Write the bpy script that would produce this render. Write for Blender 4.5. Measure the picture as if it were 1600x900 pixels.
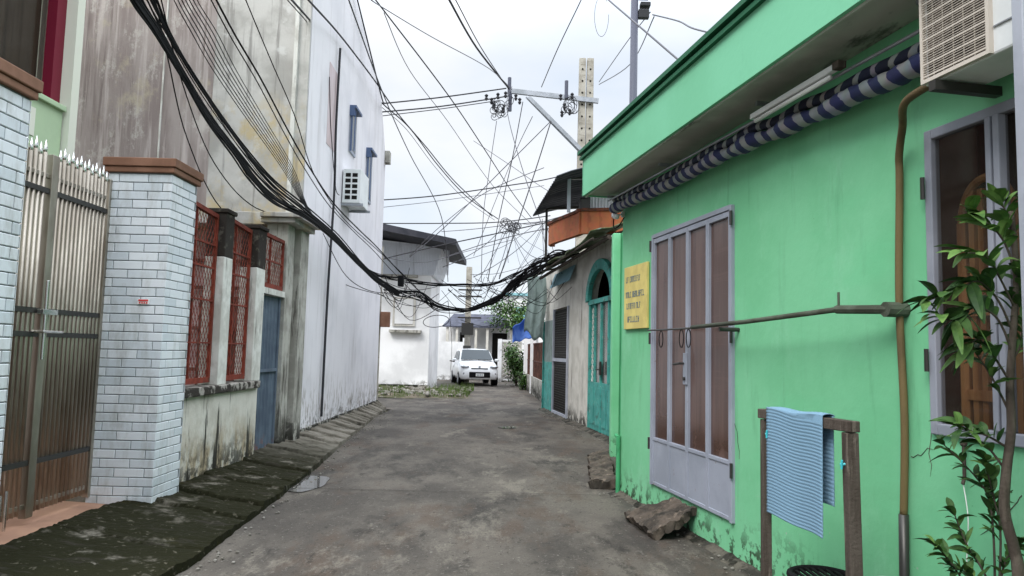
import bpy, bmesh, math, random
from mathutils import Vector, Matrix, noise as mnoise
R = math.radians
random.seed(7)
for o in list(bpy.data.objects): bpy.data.objects.remove(o)
S = bpy.context.scene
COL = S.collection

# ---------------------------------------------------------------- camera, sky, sun, exposure
FOC, PIT, ROL, EYE = 1150.0, R(4.9), R(1.4), 1.5
CM = (Matrix.Rotation(math.pi/2 + PIT, 3, 'X') @ Matrix.Rotation(ROL, 3, 'Z'))
cam = bpy.data.cameras.new('camera'); co = bpy.data.objects.new('camera', cam); COL.objects.link(co)
cam.sensor_width = 36; cam.lens = FOC/1600*36; cam.clip_end = 2000; cam.clip_start = 0.05
co.matrix_world = Matrix.Translation((0, 0, EYE)) @ CM.to_4x4()
S.camera = co
w = bpy.data.worlds.new('World'); S.world = w; w.use_nodes = True
nt = w.node_tree; nt.nodes.clear()
out = nt.nodes.new('ShaderNodeOutputWorld'); bg = nt.nodes.new('ShaderNodeBackground')
sky = nt.nodes.new('ShaderNodeTexSky'); sky.sky_type = 'NISHITA'; sky.sun_disc = False
SUN_EL, SUN_AZ = 48, 215
sky.sun_elevation = R(SUN_EL); sky.sun_rotation = R(SUN_AZ)
tc = nt.nodes.new('ShaderNodeTexCoord')
sep = nt.nodes.new('ShaderNodeSeparateXYZ'); nt.links.new(tc.outputs['Generated'], sep.inputs[0])
# overcast veil: brighter towards the zenith, soft cloud structure
mr = nt.nodes.new('ShaderNodeMapRange'); mr.interpolation_type = 'SMOOTHSTEP'; mr.inputs[1].default_value = 0.36; mr.inputs[2].default_value = 0.74
mr.inputs[3].default_value = 7.6; mr.inputs[4].default_value = 31.0
nt.links.new(sep.outputs[2], mr.inputs[0])
mp = nt.nodes.new('ShaderNodeMapping'); mp.inputs['Scale'].default_value = (1.6, 1.6, 3.4)
nt.links.new(tc.outputs['Generated'], mp.inputs[0])
cn = nt.nodes.new('ShaderNodeTexNoise'); cn.inputs['Scale'].default_value = 2.1; cn.inputs['Detail'].default_value = 6; cn.inputs['Roughness'].default_value = .5
nt.links.new(mp.outputs[0], cn.inputs['Vector'])
cr = nt.nodes.new('ShaderNodeValToRGB')
cr.color_ramp.elements[0].position = .36; cr.color_ramp.elements[0].color = (.80, .885, 1.0, 1)
cr.color_ramp.elements[1].position = .64; cr.color_ramp.elements[1].color = (1.0, 1.02, 1.05, 1)
nt.links.new(cn.outputs['Fac'], cr.inputs[0])
vm = nt.nodes.new('ShaderNodeVectorMath'); vm.operation = 'SCALE'
nt.links.new(cr.outputs[0], vm.inputs[0]); nt.links.new(mr.outputs[0], vm.inputs['Scale'])
mx = nt.nodes.new('ShaderNodeMix'); mx.data_type = 'RGBA'; mx.inputs[0].default_value = .88
nt.links.new(sky.outputs[0], mx.inputs[6]); nt.links.new(vm.outputs[0], mx.inputs[7])
nt.links.new(mx.outputs[2], bg.inputs[0]); bg.inputs[1].default_value = 0.12
nt.links.new(bg.outputs[0], out.inputs[0])
sl = bpy.data.lights.new('sun', 'SUN'); sl.energy = 2.0; sl.angle = R(24); sl.color = (1, .96, .9)
so = bpy.data.objects.new('sun', sl); COL.objects.link(so)
_d = Vector((math.sin(R(SUN_AZ))*math.cos(R(SUN_EL)), math.cos(R(SUN_AZ))*math.cos(R(SUN_EL)), math.sin(R(SUN_EL))))
so.rotation_euler = _d.to_track_quat('Z', 'Y').to_euler()
S.view_settings.view_transform = 'Standard'; S.view_settings.look = 'None'; S.view_settings.gamma = 1
S.view_settings.exposure = 0.2

# ---------------------------------------------------------------- helpers
def at(u, v, Y):
    d = CM @ Vector(((u-800)/FOC, (450-v)/FOC, -1)); return Vector((0, 0, EYE)) + d*(Y/d.y)
WO = {}
def props(o, label=None, cat=None, group=None, kind=None):
    for k, x in (('label', label), ('category', cat), ('group', group), ('kind', kind)):
        if x: o[k] = x
    return o
def thing(name, label, cat, loc=(0, 0, 0), group=None):
    o = bpy.data.objects.new(name, None); COL.objects.link(o); o.location = loc; o.empty_display_size = .1
    WO[o.name] = Vector(loc); return props(o, label, cat, group)
class MB:
    def __init__(s, f=None): s.v = []; s.f = []; s.fr = f
    def add(s, vs, fs):
        n = len(s.v)
        s.v += [Vector(s.fr(*p)) if s.fr else Vector(p) for p in vs]
        s.f += [tuple(i+n for i in f) for f in fs]; return s
    def box(s, a0, a1, b0, b1, c0, c1):
        return s.add([(a0,b0,c0),(a1,b0,c0),(a1,b1,c0),(a0,b1,c0),(a0,b0,c1),(a1,b0,c1),(a1,b1,c1),(a0,b1,c1)],
                     [(0,3,2,1),(4,5,6,7),(0,1,5,4),(1,2,6,5),(2,3,7,6),(3,0,4,7)])
    def prism(s, pts, c0, c1):      # pts: outline in (a,b), extruded in c
        n = len(pts)
        return s.add([(p[0],p[1],c0) for p in pts]+[(p[0],p[1],c1) for p in pts],
                     [tuple(reversed(range(n))), tuple(range(n, 2*n))]+[(i,(i+1)%n,(i+1)%n+n,i+n) for i in range(n)])
    def slab(s, pts, b0, b1):       # pts: outline in (a,c), extruded in b
        n = len(pts)
        return s.add([(p[0],b0,p[1]) for p in pts]+[(p[0],b1,p[1]) for p in pts],
                     [tuple(range(n)), tuple(reversed(range(n, 2*n)))]+[(i,i+n,(i+1)%n+n,(i+1)%n) for i in range(n)])
    def tube(s, pts, r, n=8):
        P = [Vector(s.fr(*p)) if s.fr else Vector(p) for p in pts]
        rr = r if isinstance(r, (list, tuple)) else [r]*len(P)
        base = len(s.v); up = None
        for i, p in enumerate(P):
            t = (P[min(i+1, len(P)-1)]-P[max(i-1, 0)]).normalized()
            if up is None:
                up = Vector((0,0,1)) if abs(t.z) < .9 else Vector((1,0,0))
            a = t.cross(up).normalized(); b = t.cross(a).normalized(); up = -b if False else up
            if abs(t.dot(up)) > .97: up = a
            for k in range(n):
                an = 2*math.pi*k/n; s.v.append(p + (a*math.cos(an)+b*math.sin(an))*rr[i])
        for i in range(len(P)-1):
            for k in range(n):
                s.f.append((base+i*n+k, base+i*n+(k+1)%n, base+(i+1)*n+(k+1)%n, base+(i+1)*n+k))
        s.f.append(tuple(base+k for k in reversed(range(n)))); s.f.append(tuple(base+(len(P)-1)*n+k for k in range(n)))
        return s
    def bar(s, p, q, wd, th=None):
        p = Vector(s.fr(*p)) if s.fr else Vector(p); q = Vector(s.fr(*q)) if s.fr else Vector(q); th = th or wd
        t = (q-p).normalized(); up = Vector((0,0,1)) if abs(t.z) < .95 else Vector((0,1,0))
        a = t.cross(up).normalized(); b = a.cross(t).normalized(); n = len(s.v)
        for e in (p, q):
            for x, y in ((-1,-1),(1,-1),(1,1),(-1,1)): s.v.append(e+a*x*wd/2+b*y*th/2)
        s.f += [tuple(n+i for i in f) for f in [(0,3,2,1),(4,5,6,7),(0,1,5,4),(1,2,6,5),(2,3,7,6),(3,0,4,7)]]; return s
    def ball(s, c, r, nu=10, nv=7):
        rx, ry, rz = r if isinstance(r, (tuple, list)) else (r, r, r)
        vs = [(c[0], c[1], c[2]-rz)]
        for j in range(1, nv):
            ph = math.pi*j/nv
            for i in range(nu):
                th = 2*math.pi*i/nu
                vs.append((c[0]+rx*math.sin(ph)*math.cos(th), c[1]+ry*math.sin(ph)*math.sin(th), c[2]-rz*math.cos(ph)))
        vs.append((c[0], c[1], c[2]+rz)); fs = []
        for i in range(nu): fs.append((0, 1+(i+1)%nu, 1+i))
        for j in range(nv-2):
            for i in range(nu):
                a = 1+j*nu; fs.append((a+i, a+(i+1)%nu, a+nu+(i+1)%nu, a+nu+i))
        a = 1+(nv-2)*nu
        for i in range(nu): fs.append((a+i, a+(i+1)%nu, len(vs)-1))
        return s.add(vs, fs)
    def grid(s, fn, na, nb):
        vs = [fn(i/na, j/nb) for i in range(na+1) for j in range(nb+1)]
        fs = [(i*(nb+1)+j, (i+1)*(nb+1)+j, (i+1)*(nb+1)+j+1, i*(nb+1)+j+1) for i in range(na) for j in range(nb)]
        return s.add(vs, fs)
    def build(s, name, m, parent=None, bev=0, smooth=False, solid=0, sub=0):
        me = bpy.data.meshes.new(name); o = bpy.data.objects.new(name, me); COL.objects.link(o)
        if parent is not None:
            org = WO[parent.name]; o.parent = parent
        else:
            lo = [min(v[i] for v in s.v) for i in range(3)]; hi = [max(v[i] for v in s.v) for i in range(3)]
            org = Vector(((lo[0]+hi[0])/2, (lo[1]+hi[1])/2, lo[2])); o.location = org
        WO[o.name] = org
        me.from_pydata([tuple(v-org) for v in s.v], [], s.f); me.update()
        b = bmesh.new(); b.from_mesh(me); bmesh.ops.recalc_face_normals(b, faces=b.faces); b.to_mesh(me); b.free()
        me.materials.append(m)
        if smooth:
            for p in me.polygons: p.use_smooth = True
        if solid:
            q = o.modifiers.new('s', 'SOLIDIFY'); q.thickness = solid; q.offset = 0
        if bev:
            q = o.modifiers.new('b', 'BEVEL'); q.width = bev; q.segments = 2; q.limit_method = 'ANGLE'; q.angle_limit = R(40)
        if sub:
            q = o.modifiers.new('u', 'SUBSURF'); q.levels = sub; q.render_levels = sub
        return o
def crom(pts, n=8):
    P = [Vector(p) for p in pts]; o = []
    for i in range(len(P)-1):
        a, b, c, d = P[max(i-1,0)], P[i], P[i+1], P[min(i+2,len(P)-1)]
        for k in range(n):
            t = k/n
            o.append(.5*((2*b)+(c-a)*t+(2*a-5*b+4*c-d)*t*t+(3*b-a-3*c+d)*t**3))
    o.append(P[-1]); return o

# ---------------------------------------------------------------- materials
def mat(name, base, rough=.85, var=None, vs=2.0, vlo=.4, vhi=.62, layers=(), bump=.15, bs=60, metal=0, spec=.18, streakbump=0):
    """layers: dicts(col, scale(x,y,z), lo, hi, amt, z=(z0,z1) fades 1 below z0 to 0 above z1)"""
    m = bpy.data.materials.new(name); m.use_nodes = True; t = m.node_tree; N = t.nodes; L = t.links
    b = N['Principled BSDF']; b.inputs['Roughness'].default_value = rough; b.inputs['Metallic'].default_value = metal
    b.inputs['Specular IOR Level'].default_value = spec
    geo = N.new('ShaderNodeNewGeometry'); pos = geo.outputs['Position']
    def noise(scale, detail=5, rg=.6, off=0):
        mp = N.new('ShaderNodeMapping'); mp.inputs['Scale'].default_value = scale if isinstance(scale, tuple) else (scale,)*3
        mp.inputs['Location'].default_value = (off, off*1.7, off*.6)
        L.new(pos, mp.inputs[0]); n = N.new('ShaderNodeTexNoise'); n.inputs['Scale'].default_value = 1
        n.inputs['Detail'].default_value = detail; n.inputs['Roughness'].default_value = rg
        L.new(mp.outputs[0], n.inputs['Vector']); return n.outputs['Fac']
    def rng(x, lo, hi, a=0, c=1):
        r = N.new('ShaderNodeMapRange'); r.interpolation_type = 'SMOOTHSTEP'
        for i, q in enumerate((lo, hi, a, c)): r.inputs[i+1].default_value = q
        L.new(x, r.inputs[0]); return r.outputs[0]
    def mul(x, y):
        q = N.new('ShaderNodeMath'); q.operation = 'MULTIPLY'; L.new(x, q.inputs[0])
        if isinstance(y, (int, float)): q.inputs[1].default_value = y
        else: L.new(y, q.inputs[1])
        return q.outputs[0]
    col = None
    c0 = N.new('ShaderNodeRGB'); c0.outputs[0].default_value = (*base, 1); col = c0.outputs[0]
    def mixc(f, c2):
        nonlocal col
        q = N.new('ShaderNodeMix'); q.data_type = 'RGBA'
        L.new(f, q.inputs[0]); L.new(col, q.inputs[6])
        if isinstance(c2, tuple): q.inputs[7].default_value = (*c2, 1)
        else: L.new(c2, q.inputs[7])
        col = q.outputs[2]
    if var: mixc(rng(noise(vs), vlo, vhi), var)
    rl = None
    for i, l in enumerate(layers):
        f = rng(noise(l.get('scale', 3.0), l.get('detail', 7), l.get('rg', .65), off=3.1*i+1), l.get('lo', .5), l.get('hi', .6))
        if 'z' in l or 'x' in l or 'y' in l:
            ax = 'z' if 'z' in l else ('x' if 'x' in l else 'y'); z0, z1 = l[ax]
            sp = N.new('ShaderNodeSeparateXYZ'); L.new(pos, sp.inputs[0])
            nz = noise(l.get('zn', 2.5), 6, .7, off=7+i)
            ad = N.new('ShaderNodeMath'); ad.operation = 'MULTIPLY_ADD'; L.new(nz, ad.inputs[0]); ad.inputs[1].default_value = -2*l.get('zamp', .3)
            L.new(sp.outputs['XYZ'.index(ax.upper())], ad.inputs[2])
            g = rng(ad.outputs[0], z0-l.get('zamp', .3), z1-l.get('zamp', .3), 1, 0)
            f = mul(f, g)
        f = mul(f, l.get('amt', 1.0)); mixc(f, l['col'])
        if 'rough' in l: rl = (f, l['rough'])
    L.new(col, b.inputs['Base Color'])
    if rl:
        q = N.new('ShaderNodeMix'); q.data_type = 'FLOAT'; L.new(rl[0], q.inputs[0]); q.inputs[2].default_value = rough; q.inputs[3].default_value = rl[1]
        L.new(q.outputs[0], b.inputs['Roughness'])
    if bump:
        bn = N.new('ShaderNodeBump'); bn.inputs['Strength'].default_value = bump; bn.inputs['Distance'].default_value = .01
        L.new(noise(bs, 4), bn.inputs['Height']); L.new(bn.outputs[0], b.inputs['Normal'])
    return m
def gloss(name, c, rough=.3, metal=0, alpha=None, spec=.5, trans=0):
    m = bpy.data.materials.new(name); m.use_nodes = True; b = m.node_tree.nodes['Principled BSDF']
    b.inputs['Base Color'].default_value = (*c, 1); b.inputs['Roughness'].default_value = rough; b.inputs['Metallic'].default_value = metal
    b.inputs['Specular IOR Level'].default_value = spec
    if trans: b.inputs['Transmission Weight'].default_value = trans
    if alpha is not None: b.inputs['Alpha'].default_value = alpha
    return m
def stripes(name, d, period, c1, c2, duty=.5, rough=.8, skew=(0,0,0)):
    m = bpy.data.materials.new(name); m.use_nodes = True; t = m.node_tree; N = t.nodes; L = t.links; b = N['Principled BSDF']
    geo = N.new('ShaderNodeNewGeometry')
    nz = N.new('ShaderNodeTexNoise'); nz.inputs['Scale'].default_value = 9; L.new(geo.outputs['Position'], nz.inputs['Vector'])
    dp = N.new('ShaderNodeVectorMath'); dp.operation = 'DOT_PRODUCT'; L.new(geo.outputs['Position'], dp.inputs[0]); dp.inputs[1].default_value = tuple(Vector(d)/period)
    ad = N.new('ShaderNodeMath'); ad.operation = 'MULTIPLY_ADD'; L.new(nz.outputs['Fac'], ad.inputs[0]); ad.inputs[1].default_value = .5; L.new(dp.outputs['Value'], ad.inputs[2])
    fr = N.new('ShaderNodeMath'); fr.operation = 'FRACT'; L.new(ad.outputs[0], fr.inputs[0])
    gt = N.new('ShaderNodeMath'); gt.operation = 'GREATER_THAN'; L.new(fr.outputs[0], gt.inputs[0]); gt.inputs[1].default_value = duty
    q = N.new('ShaderNodeMix'); q.data_type = 'RGBA'; L.new(gt.outputs[0], q.inputs[0]); q.inputs[6].default_value = (*c1,1); q.inputs[7].default_value = (*c2,1)
    q2 = N.new('ShaderNodeMix'); q2.data_type = 'RGBA'; q2.blend_type = 'MULTIPLY'; q2.inputs[0].default_value = .5
    L.new(q.outputs[2], q2.inputs[6]); L.new(nz.outputs['Color'], q2.inputs[7])
    L.new(q2.outputs[2], b.inputs['Base Color']); b.inputs['Roughness'].default_value = rough; return m

MOULD = (.018, .017, .013); MOSS = (.03, .034, .012)
M = {}
M['green'] = mat('green_paint', (.195, .535, .30), .72, var=(.16, .48, .255), vs=.9, bump=.25, bs=14, layers=[
    dict(col=(.16, .56, .29), scale=(.6, .6, 2.2), lo=.5, hi=.75, amt=.5),
    dict(col=(.06, .20, .10), scale=(7, 7, .9), lo=.55, hi=.78, amt=.4), dict(col=(.26, .58, .37), scale=(2.2, 2.2, 1.2), lo=.52, hi=.66, amt=.35, rg=.75),
    dict(col=(.34, .40, .33), scale=16, lo=.66, hi=.69, z=(.3, .9), zamp=.35),
    dict(col=(.03, .045, .025), scale=9, lo=.50, hi=.56, z=(.02, .38), zamp=.25, amt=.95),
    dict(col=(.05, .15, .07), scale=28, lo=.70, hi=.73, amt=.8)])
M['greenfascia'] = mat('pale_green_paint', (.20, .55, .345), .7, var=(.18, .51, .31), vs=.8, bump=.15, bs=20, layers=[
    dict(col=(.09, .3, .16), scale=(5, 5, 1.2), lo=.6, hi=.8, amt=.25)])
M['greendark'] = mat('dark_green_trim', (.02, .12, .06), .5, bump=.1)
M['greenshade'] = mat('shaded_green_paint', (.07, .36, .16), .7, var=(.05, .27, .12), vs=2, layers=[dict(col=MOULD, scale=5, lo=.5, hi=.6, z=(.1, .7))])  # wall green darkened: rear wing's shade put into the colour; drain pipe shares it
M['soffit'] = mat('soffit_plaster', (.46, .47, .42), .9, var=(.34, .35, .31), vs=1.5, layers=[
    dict(col=(.05, .05, .045), scale=(3, 1.2, 3), lo=.57, hi=.68, amt=.8), dict(col=(.42, .43, .4), scale=6, lo=.6, hi=.7, amt=.5)])
M['road'] = mat('street_concrete', (.118, .104, .088), .80, var=(.068, .060, .052), vs=(.9, .5, 1), vlo=.40, vhi=.60, bump=.8, bs=40, spec=.16, layers=[
    dict(col=(.040, .036, .032), scale=(1.1, .5, 1), lo=.50, hi=.64, amt=.8, rg=.7),
    dict(col=(.085, .060, .044), scale=(1.4, .6, 1), lo=.52, hi=.66, amt=.6, rg=.7),
    dict(col=(.19, .17, .14), scale=(2.0, .8, 1), lo=.55, hi=.66, amt=.6, rg=.75),
    dict(col=(.026, .023, .020), scale=(3.6, 1.6, 1), lo=.57, hi=.66, amt=.7, rg=.78),
    dict(col=(.19, .175, .155), scale=(9, 4, 1), lo=.61, hi=.67, amt=.6, rg=.8),
    dict(col=(.030, .027, .024), scale=(12, 6, 1), lo=.58, hi=.64, amt=.6, rg=.8),
    dict(col=(.022, .020, .018), scale=(30, 20, 1), lo=.60, hi=.635, amt=.75, rg=.75),
    dict(col=(.21, .195, .17), scale=(36, 26, 1), lo=.60, hi=.635, amt=.65, rg=.75),
    dict(col=(.025, .022, .020), scale=80, lo=.57, hi=.66, amt=.6)])
M['slope'] = mat('mossy_concrete', (0.2108, 0.1922, 0.1612), .88, var=(0.1240, 0.1116, 0.0899), vs=2.2, bump=.8, bs=30, spec=.05, layers=[
    dict(col=(0.0161, 0.0161, 0.0081), scale=2.6, lo=.28, hi=.44, y=(8.6, 12.0), zamp=1.0, zn=1.2, amt=1.0),
    dict(col=(0.0527, 0.0446, 0.0112), scale=2.0, lo=.55, hi=.72, y=(7.0, 9), zamp=1.0, amt=.6),
    dict(col=(0.1612, 0.1488, 0.1240), scale=(6, 9, 6), lo=.655, hi=.70, amt=.85),
    dict(col=(.11, .10, .075), scale=18, lo=.60, hi=.65, amt=.6),
    dict(col=(0.0310, 0.0279, 0.0217), scale=(2.5, 10, 3), lo=.56, hi=.66, amt=.7)])
M['edge'] = mat('dirty_concrete', (0.1050, 0.0945, 0.0770), .9, var=(0.0350, 0.0329, 0.0280), vs=6, bump=.8, bs=35, layers=[dict(col=MOULD, scale=4, lo=.5, hi=.6), dict(col=(0.2100, 0.1960, 0.1750), scale=14, lo=.62, hi=.68)])
M['lowwall'] = mat('stained_white_wall', (.62, .60, .54), .9, var=(.50, .48, .42), vs=3, bump=.35, bs=30, layers=[
    dict(col=(.30, .22, .11), scale=(5, 5, 2.0), lo=.42, hi=.60, amt=.75, z=(.3, .8), zamp=.4),
    dict(col=MOULD, scale=(3.2, 3.2, .35), lo=.555, hi=.60, amt=.93),
    dict(col=MOULD, scale=7, lo=.42, hi=.54, z=(.05, .6), zamp=.3, amt=.95)])
M['post'] = mat('mouldy_white_post', (.66, .66, .62), .9, var=(.5, .49, .45), vs=4, bump=.3, layers=[
    dict(col=(.10, .09, .075), scale=(11, 11, 1.5), lo=.56, hi=.7, amt=.7)])
M['mould'] = mat('black_mould_plaster', (.035, .03, .026), .95, var=(.12, .11, .09), vs=8, vlo=.55, vhi=.7, bump=.6)
M['sill'] = mat('mouldy_sill', (.33, .31, .28), .95, var=(.04, .035, .03), vs=7, vlo=.44, vhi=.54, bump=.8)
M['colm'] = mat('grey_stained_plaster', (.42, .41, .37), .9, var=(.28, .27, .24), vs=3, bump=.5, layers=[
    dict(col=(.06, .055, .045), scale=(9, 9, 1.1), lo=.53, hi=.63, amt=.85), dict(col=MOULD, scale=6, lo=.4, hi=.5, z=(.1, .7))])
M['brownwall'] = mat('streaked_brown_plaster', (.345, .305, .29), .92, var=(.25, .21, .20), vs=(2.5, 2.5, .5), bump=.35, bs=20, layers=[
    dict(col=(.52, .47, .45), scale=(10, 10, .45), lo=.50, hi=.66, amt=.7),
    dict(col=(.13, .10, .09), scale=(14, 14, .4), lo=.53, hi=.68, amt=.6),
    dict(col=(.56, .54, .50), scale=(2.2, 2.2, 1.2), lo=.53, hi=.64, amt=.6, rg=.8),
    dict(col=(.47, .42, .31), scale=(1.2, 1.2, .8), lo=.54, hi=.66, amt=.6, rg=.75)])
M['paleplaster'] = mat('pale_stained_plaster', (0.5160, 0.5074, 0.4816), .92, var=(0.3612, 0.3526, 0.3311), vs=1.4, bump=.35, bs=20, layers=[
    dict(col=(0.4988, 0.3956, 0.2064), scale=(1.2, 1.2, 1.0), lo=.44, hi=.60, amt=.75, z=(4.9, 5.5), zamp=.3, rg=.75),
    dict(col=(0.1720, 0.1634, 0.1548), scale=(9, 9, .5), lo=.54, hi=.68, amt=.65),
    dict(col=(0.1032, 0.0989, 0.0946), scale=(2.5, 2.5, .9), lo=.60, hi=.72, amt=.55, rg=.8),
    dict(col=(0.6020, 0.6020, 0.5848), scale=3, lo=.57, hi=.66, amt=.6)])
M['whitewall'] = mat('lilac_white_paint', (.75, .735, .765), .8, var=(.66, .65, .68), vs=.7, bump=.15, bs=22, layers=[
    dict(col=(.50, .48, .49), scale=(4, 4, .4), lo=.52, hi=.72, amt=.6), dict(col=(.40, .37, .35), scale=(9, 9, .6), lo=.60, hi=.75, amt=.4),
    dict(col=(.28, .25, .22), scale=(8, 8, 3), lo=.50, hi=.60, z=(.25, 1.1), zamp=.45, amt=.8),
    dict(col=(.04, .037, .03), scale=9, lo=.5, hi=.58, z=(.1, .55), zamp=.3, amt=.85)])
M['farwhite'] = mat('far_white_plaster', (.84, .84, .84), .85, var=(.66, .66, .66), vs=.6, bump=.1, layers=[
    dict(col=(.3, .29, .27), scale=(3, 3, .6), lo=.6, hi=.75, amt=.35), dict(col=(.12, .11, .09), scale=5, lo=.45, hi=.55, z=(.05, .35), amt=.8)])
M['greysheet'] = mat('grey_sheet_metal', (.74, .77, .82), .5, var=(.66, .69, .74), vs=1, bump=0, layers=[dict(col=(.2, .2, .21), scale=(6, 6, .6), lo=.55, hi=.7, amt=.5)])
M['darkroof'] = mat('dark_roof_sheet', (.035, .037, .045), .55, var=(.055, .055, .065), vs=2, bump=.1, spec=.05)
M['brick'] = mat('white_glazed_brick', (.55, .62, .67), .28, bump=.05, bs=40, spec=.5)
_t = M['brick'].node_tree; _g = _t.nodes.new('ShaderNodeNewGeometry'); _r = _t.nodes.new('ShaderNodeValToRGB')
_r.color_ramp.elements[0].color = (.58, .63, .67, 1); _r.color_ramp.elements[1].color = (.74, .77, .80, 1)
_t.links.new(_g.outputs['Random Per Island'], _r.inputs[0])
_mp = _t.nodes.new('ShaderNodeMapping'); _mp.inputs['Scale'].default_value = (5, 5, 1.6); _t.links.new(_g.outputs['Position'], _mp.inputs[0])
_n = _t.nodes.new('ShaderNodeTexNoise'); _n.inputs['Scale'].default_value = 1; _n.inputs['Detail'].default_value = 8; _n.inputs['Roughness'].default_value = .7; _t.links.new(_mp.outputs[0], _n.inputs['Vector'])
_q = _t.nodes.new('ShaderNodeMapRange'); _q.inputs[1].default_value = .50; _q.inputs[2].default_value = .78; _q.inputs[4].default_value = .75; _t.links.new(_n.outputs['Fac'], _q.inputs[0])
_x = _t.nodes.new('ShaderNodeMix'); _x.data_type = 'RGBA'; _t.links.new(_q.outputs[0], _x.inputs[0]); _t.links.new(_r.outputs[0], _x.inputs[6]); _x.inputs[7].default_value = (.27, .26, .22, 1)
_t.links.new(_x.outputs[2], _t.nodes['Principled BSDF'].inputs['Base Color'])
M['mortar'] = mat('grey_mortar', (.19, .21, .22), .95, bump=.4)
M['cap'] = mat('brown_cap_tile', (.25, .13, .085), .6, var=(.19, .095, .06), vs=3, bump=.1)
M['tile'] = mat('terracotta_tile', (.42, .25, .17), .6, var=(.34, .20, .14), vs=2.5, bump=.1, layers=[dict(col=(.2, .14, .09), scale=6, lo=.6, hi=.7, amt=.5)])
M['steel'] = mat('stainless_steel', (.46, .42, .36), .45, var=(.30, .265, .22), vs=(3, 3, 1), bump=0, metal=1)
M['steelbright'] = gloss('polished_steel', (.75, .75, .73), .2, 1)
M['steeldark'] = gloss('dark_steel', (.05, .048, .045), .4, .5)
M['red'] = mat('red_oxide_paint', (.22, .045, .028), .6, var=(.15, .03, .02), vs=9, bump=.2, layers=[dict(col=(.05, .03, .02), scale=12, lo=.55, hi=.65, amt=.7)])
M['maroon'] = mat('maroon_frame', (.16, .012, .03), .4, bump=0)
M['blueDoor'] = mat('blue_grey_sheet', (.12, .155, .20), .5, var=(.085, .11, .15), vs=2.5, bump=.05, layers=[dict(col=(.25, .10, .07), scale=5, lo=.5, hi=.6, z=(.1, .35), amt=.7)])
M['indoor'] = mat('dim_interior_wall', (.17, .085, .07), .9, var=(.10, .05, .04), vs=3, bump=.1)
M['porch'] = mat('pinkish_porch_wall', (.50, .38, .36), .9, var=(.36, .26, .25), vs=2, bump=.1)
M['dark'] = mat('opening_shade', (.012, .011, .01), .9, bump=0)  # near-black colour stands in for shade inside openings, slots and holes
M['doormetal'] = mat('lilac_grey_paint', (.31, .335, .40), .45, var=(.26, .285, .34), vs=2, bump=.05, layers=[dict(col=(.2, .14, .11), scale=14, lo=.66, hi=.7, amt=.7)])
M['winframe'] = mat('grey_window_paint', (.28, .295, .345), .45, var=(.23, .245, .285), vs=4, bump=.08)
M['pane'] = mat('brown_curtained_glass', (.12, .072, .06), .2, var=(.085, .05, .042), vs=(9, 9, .8), bump=0, spec=.6, layers=[
    dict(col=(.14, .085, .07), scale=(22, 22, .4), lo=.5, hi=.65, amt=.6), dict(col=(.12, .07, .06), scale=(1, 1, 26), lo=.55, hi=.62, amt=.4), dict(col=(.05, .02, .012), scale=(3, 3, 5), lo=.35, hi=.5, z=(.78, .98), zamp=.08, amt=.9)])
M['glass'] = gloss('window_glass', (.03, .025, .02), .05, 0, alpha=.30, spec=.5)
M['wood'] = mat('orange_wood', (.50, .25, .10), .5, var=(.30, .13, .05), vs=(12, 12, 1.5), bump=.1)
M['oldwood'] = mat('grey_brown_timber', (.085, .07, .058), .85, var=(.055, .043, .035), vs=(25, 25, 2), bump=.6, bs=50, layers=[dict(col=(.2, .17, .14), scale=(40, 40, 3), lo=.58, hi=.66, amt=.6)])
M['towel'] = mat('pale_blue_towel', (.175, .295, .40), .95, bump=.3, bs=200)
M['black'] = mat('black_rubber', (.006, .006, .007), .75, bump=0, spec=.12)
M['cableg'] = mat('grey_cable', (.035, .035, .04), .7, bump=0, spec=.2)
M['wire'] = mat('faded_wire', (.10, .10, .115), .6, bump=0)
M['concrete'] = mat('pole_concrete', (.40, .38, .33), .9, var=(.29, .27, .23), vs=3, bump=.4, layers=[dict(col=(.16, .14, .11), scale=(3, 3, 14), lo=.56, hi=.66, amt=.6)])
M['galv'] = mat('galvanised_steel', (.36, .38, .41), .45, var=(.27, .29, .31), vs=3, bump=0, metal=.7)
M['polemetal'] = mat('dark_painted_steel', (.085, .09, .12), .5, bump=.05)
M['polegrey'] = mat('light_grey_paint', (.40, .42, .48), .5, var=(.33, .35, .4), vs=3, bump=.05)
M['yellow'] = mat('yellow_sign', (.66, .55, .19), .6, var=(.56, .46, .16), vs=5, bump=0)
M['ink'] = mat('faded_ink', (.12, .17, .20), .6, bump=0)
M['pipe'] = mat('ochre_conduit', (.15, .11, .05), .6, var=(.10, .072, .036), vs=(6, 6, 2), bump=.3, bs=90)
M['rod'] = mat('weathered_rod', (.085, .10, .075), .7, var=(.05, .055, .04), vs=5, bump=.2)
M['acwhite'] = mat('white_casing', (.72, .74, .74), .4, var=(.64, .66, .66), vs=3, bump=0)
M['teal'] = mat('teal_paint', (.07, .33, .29), .6, var=(.05, .25, .22), vs=3, bump=.15, layers=[dict(col=(.35, .42, .38), scale=10, lo=.6, hi=.66, amt=.6), dict(col=(.05, .06, .05), scale=6, lo=.55, hi=.65, amt=.6)])
M['greywall'] = mat('off_white_plaster', (.60, .58, .53), .9, var=(.48, .46, .41), vs=2, bump=.3, layers=[
    dict(col=(.12, .11, .09), scale=(6, 6, .9), lo=.55, hi=.68, amt=.6), dict(col=MOULD, scale=6, lo=.42, hi=.52, z=(.05, .45), amt=.9)])
M['orange'] = stripes('orange_parapet_paint', (5, 1, 0), 1.0, (.42, .125, .045), (.34, .095, .035), .8)
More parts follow.
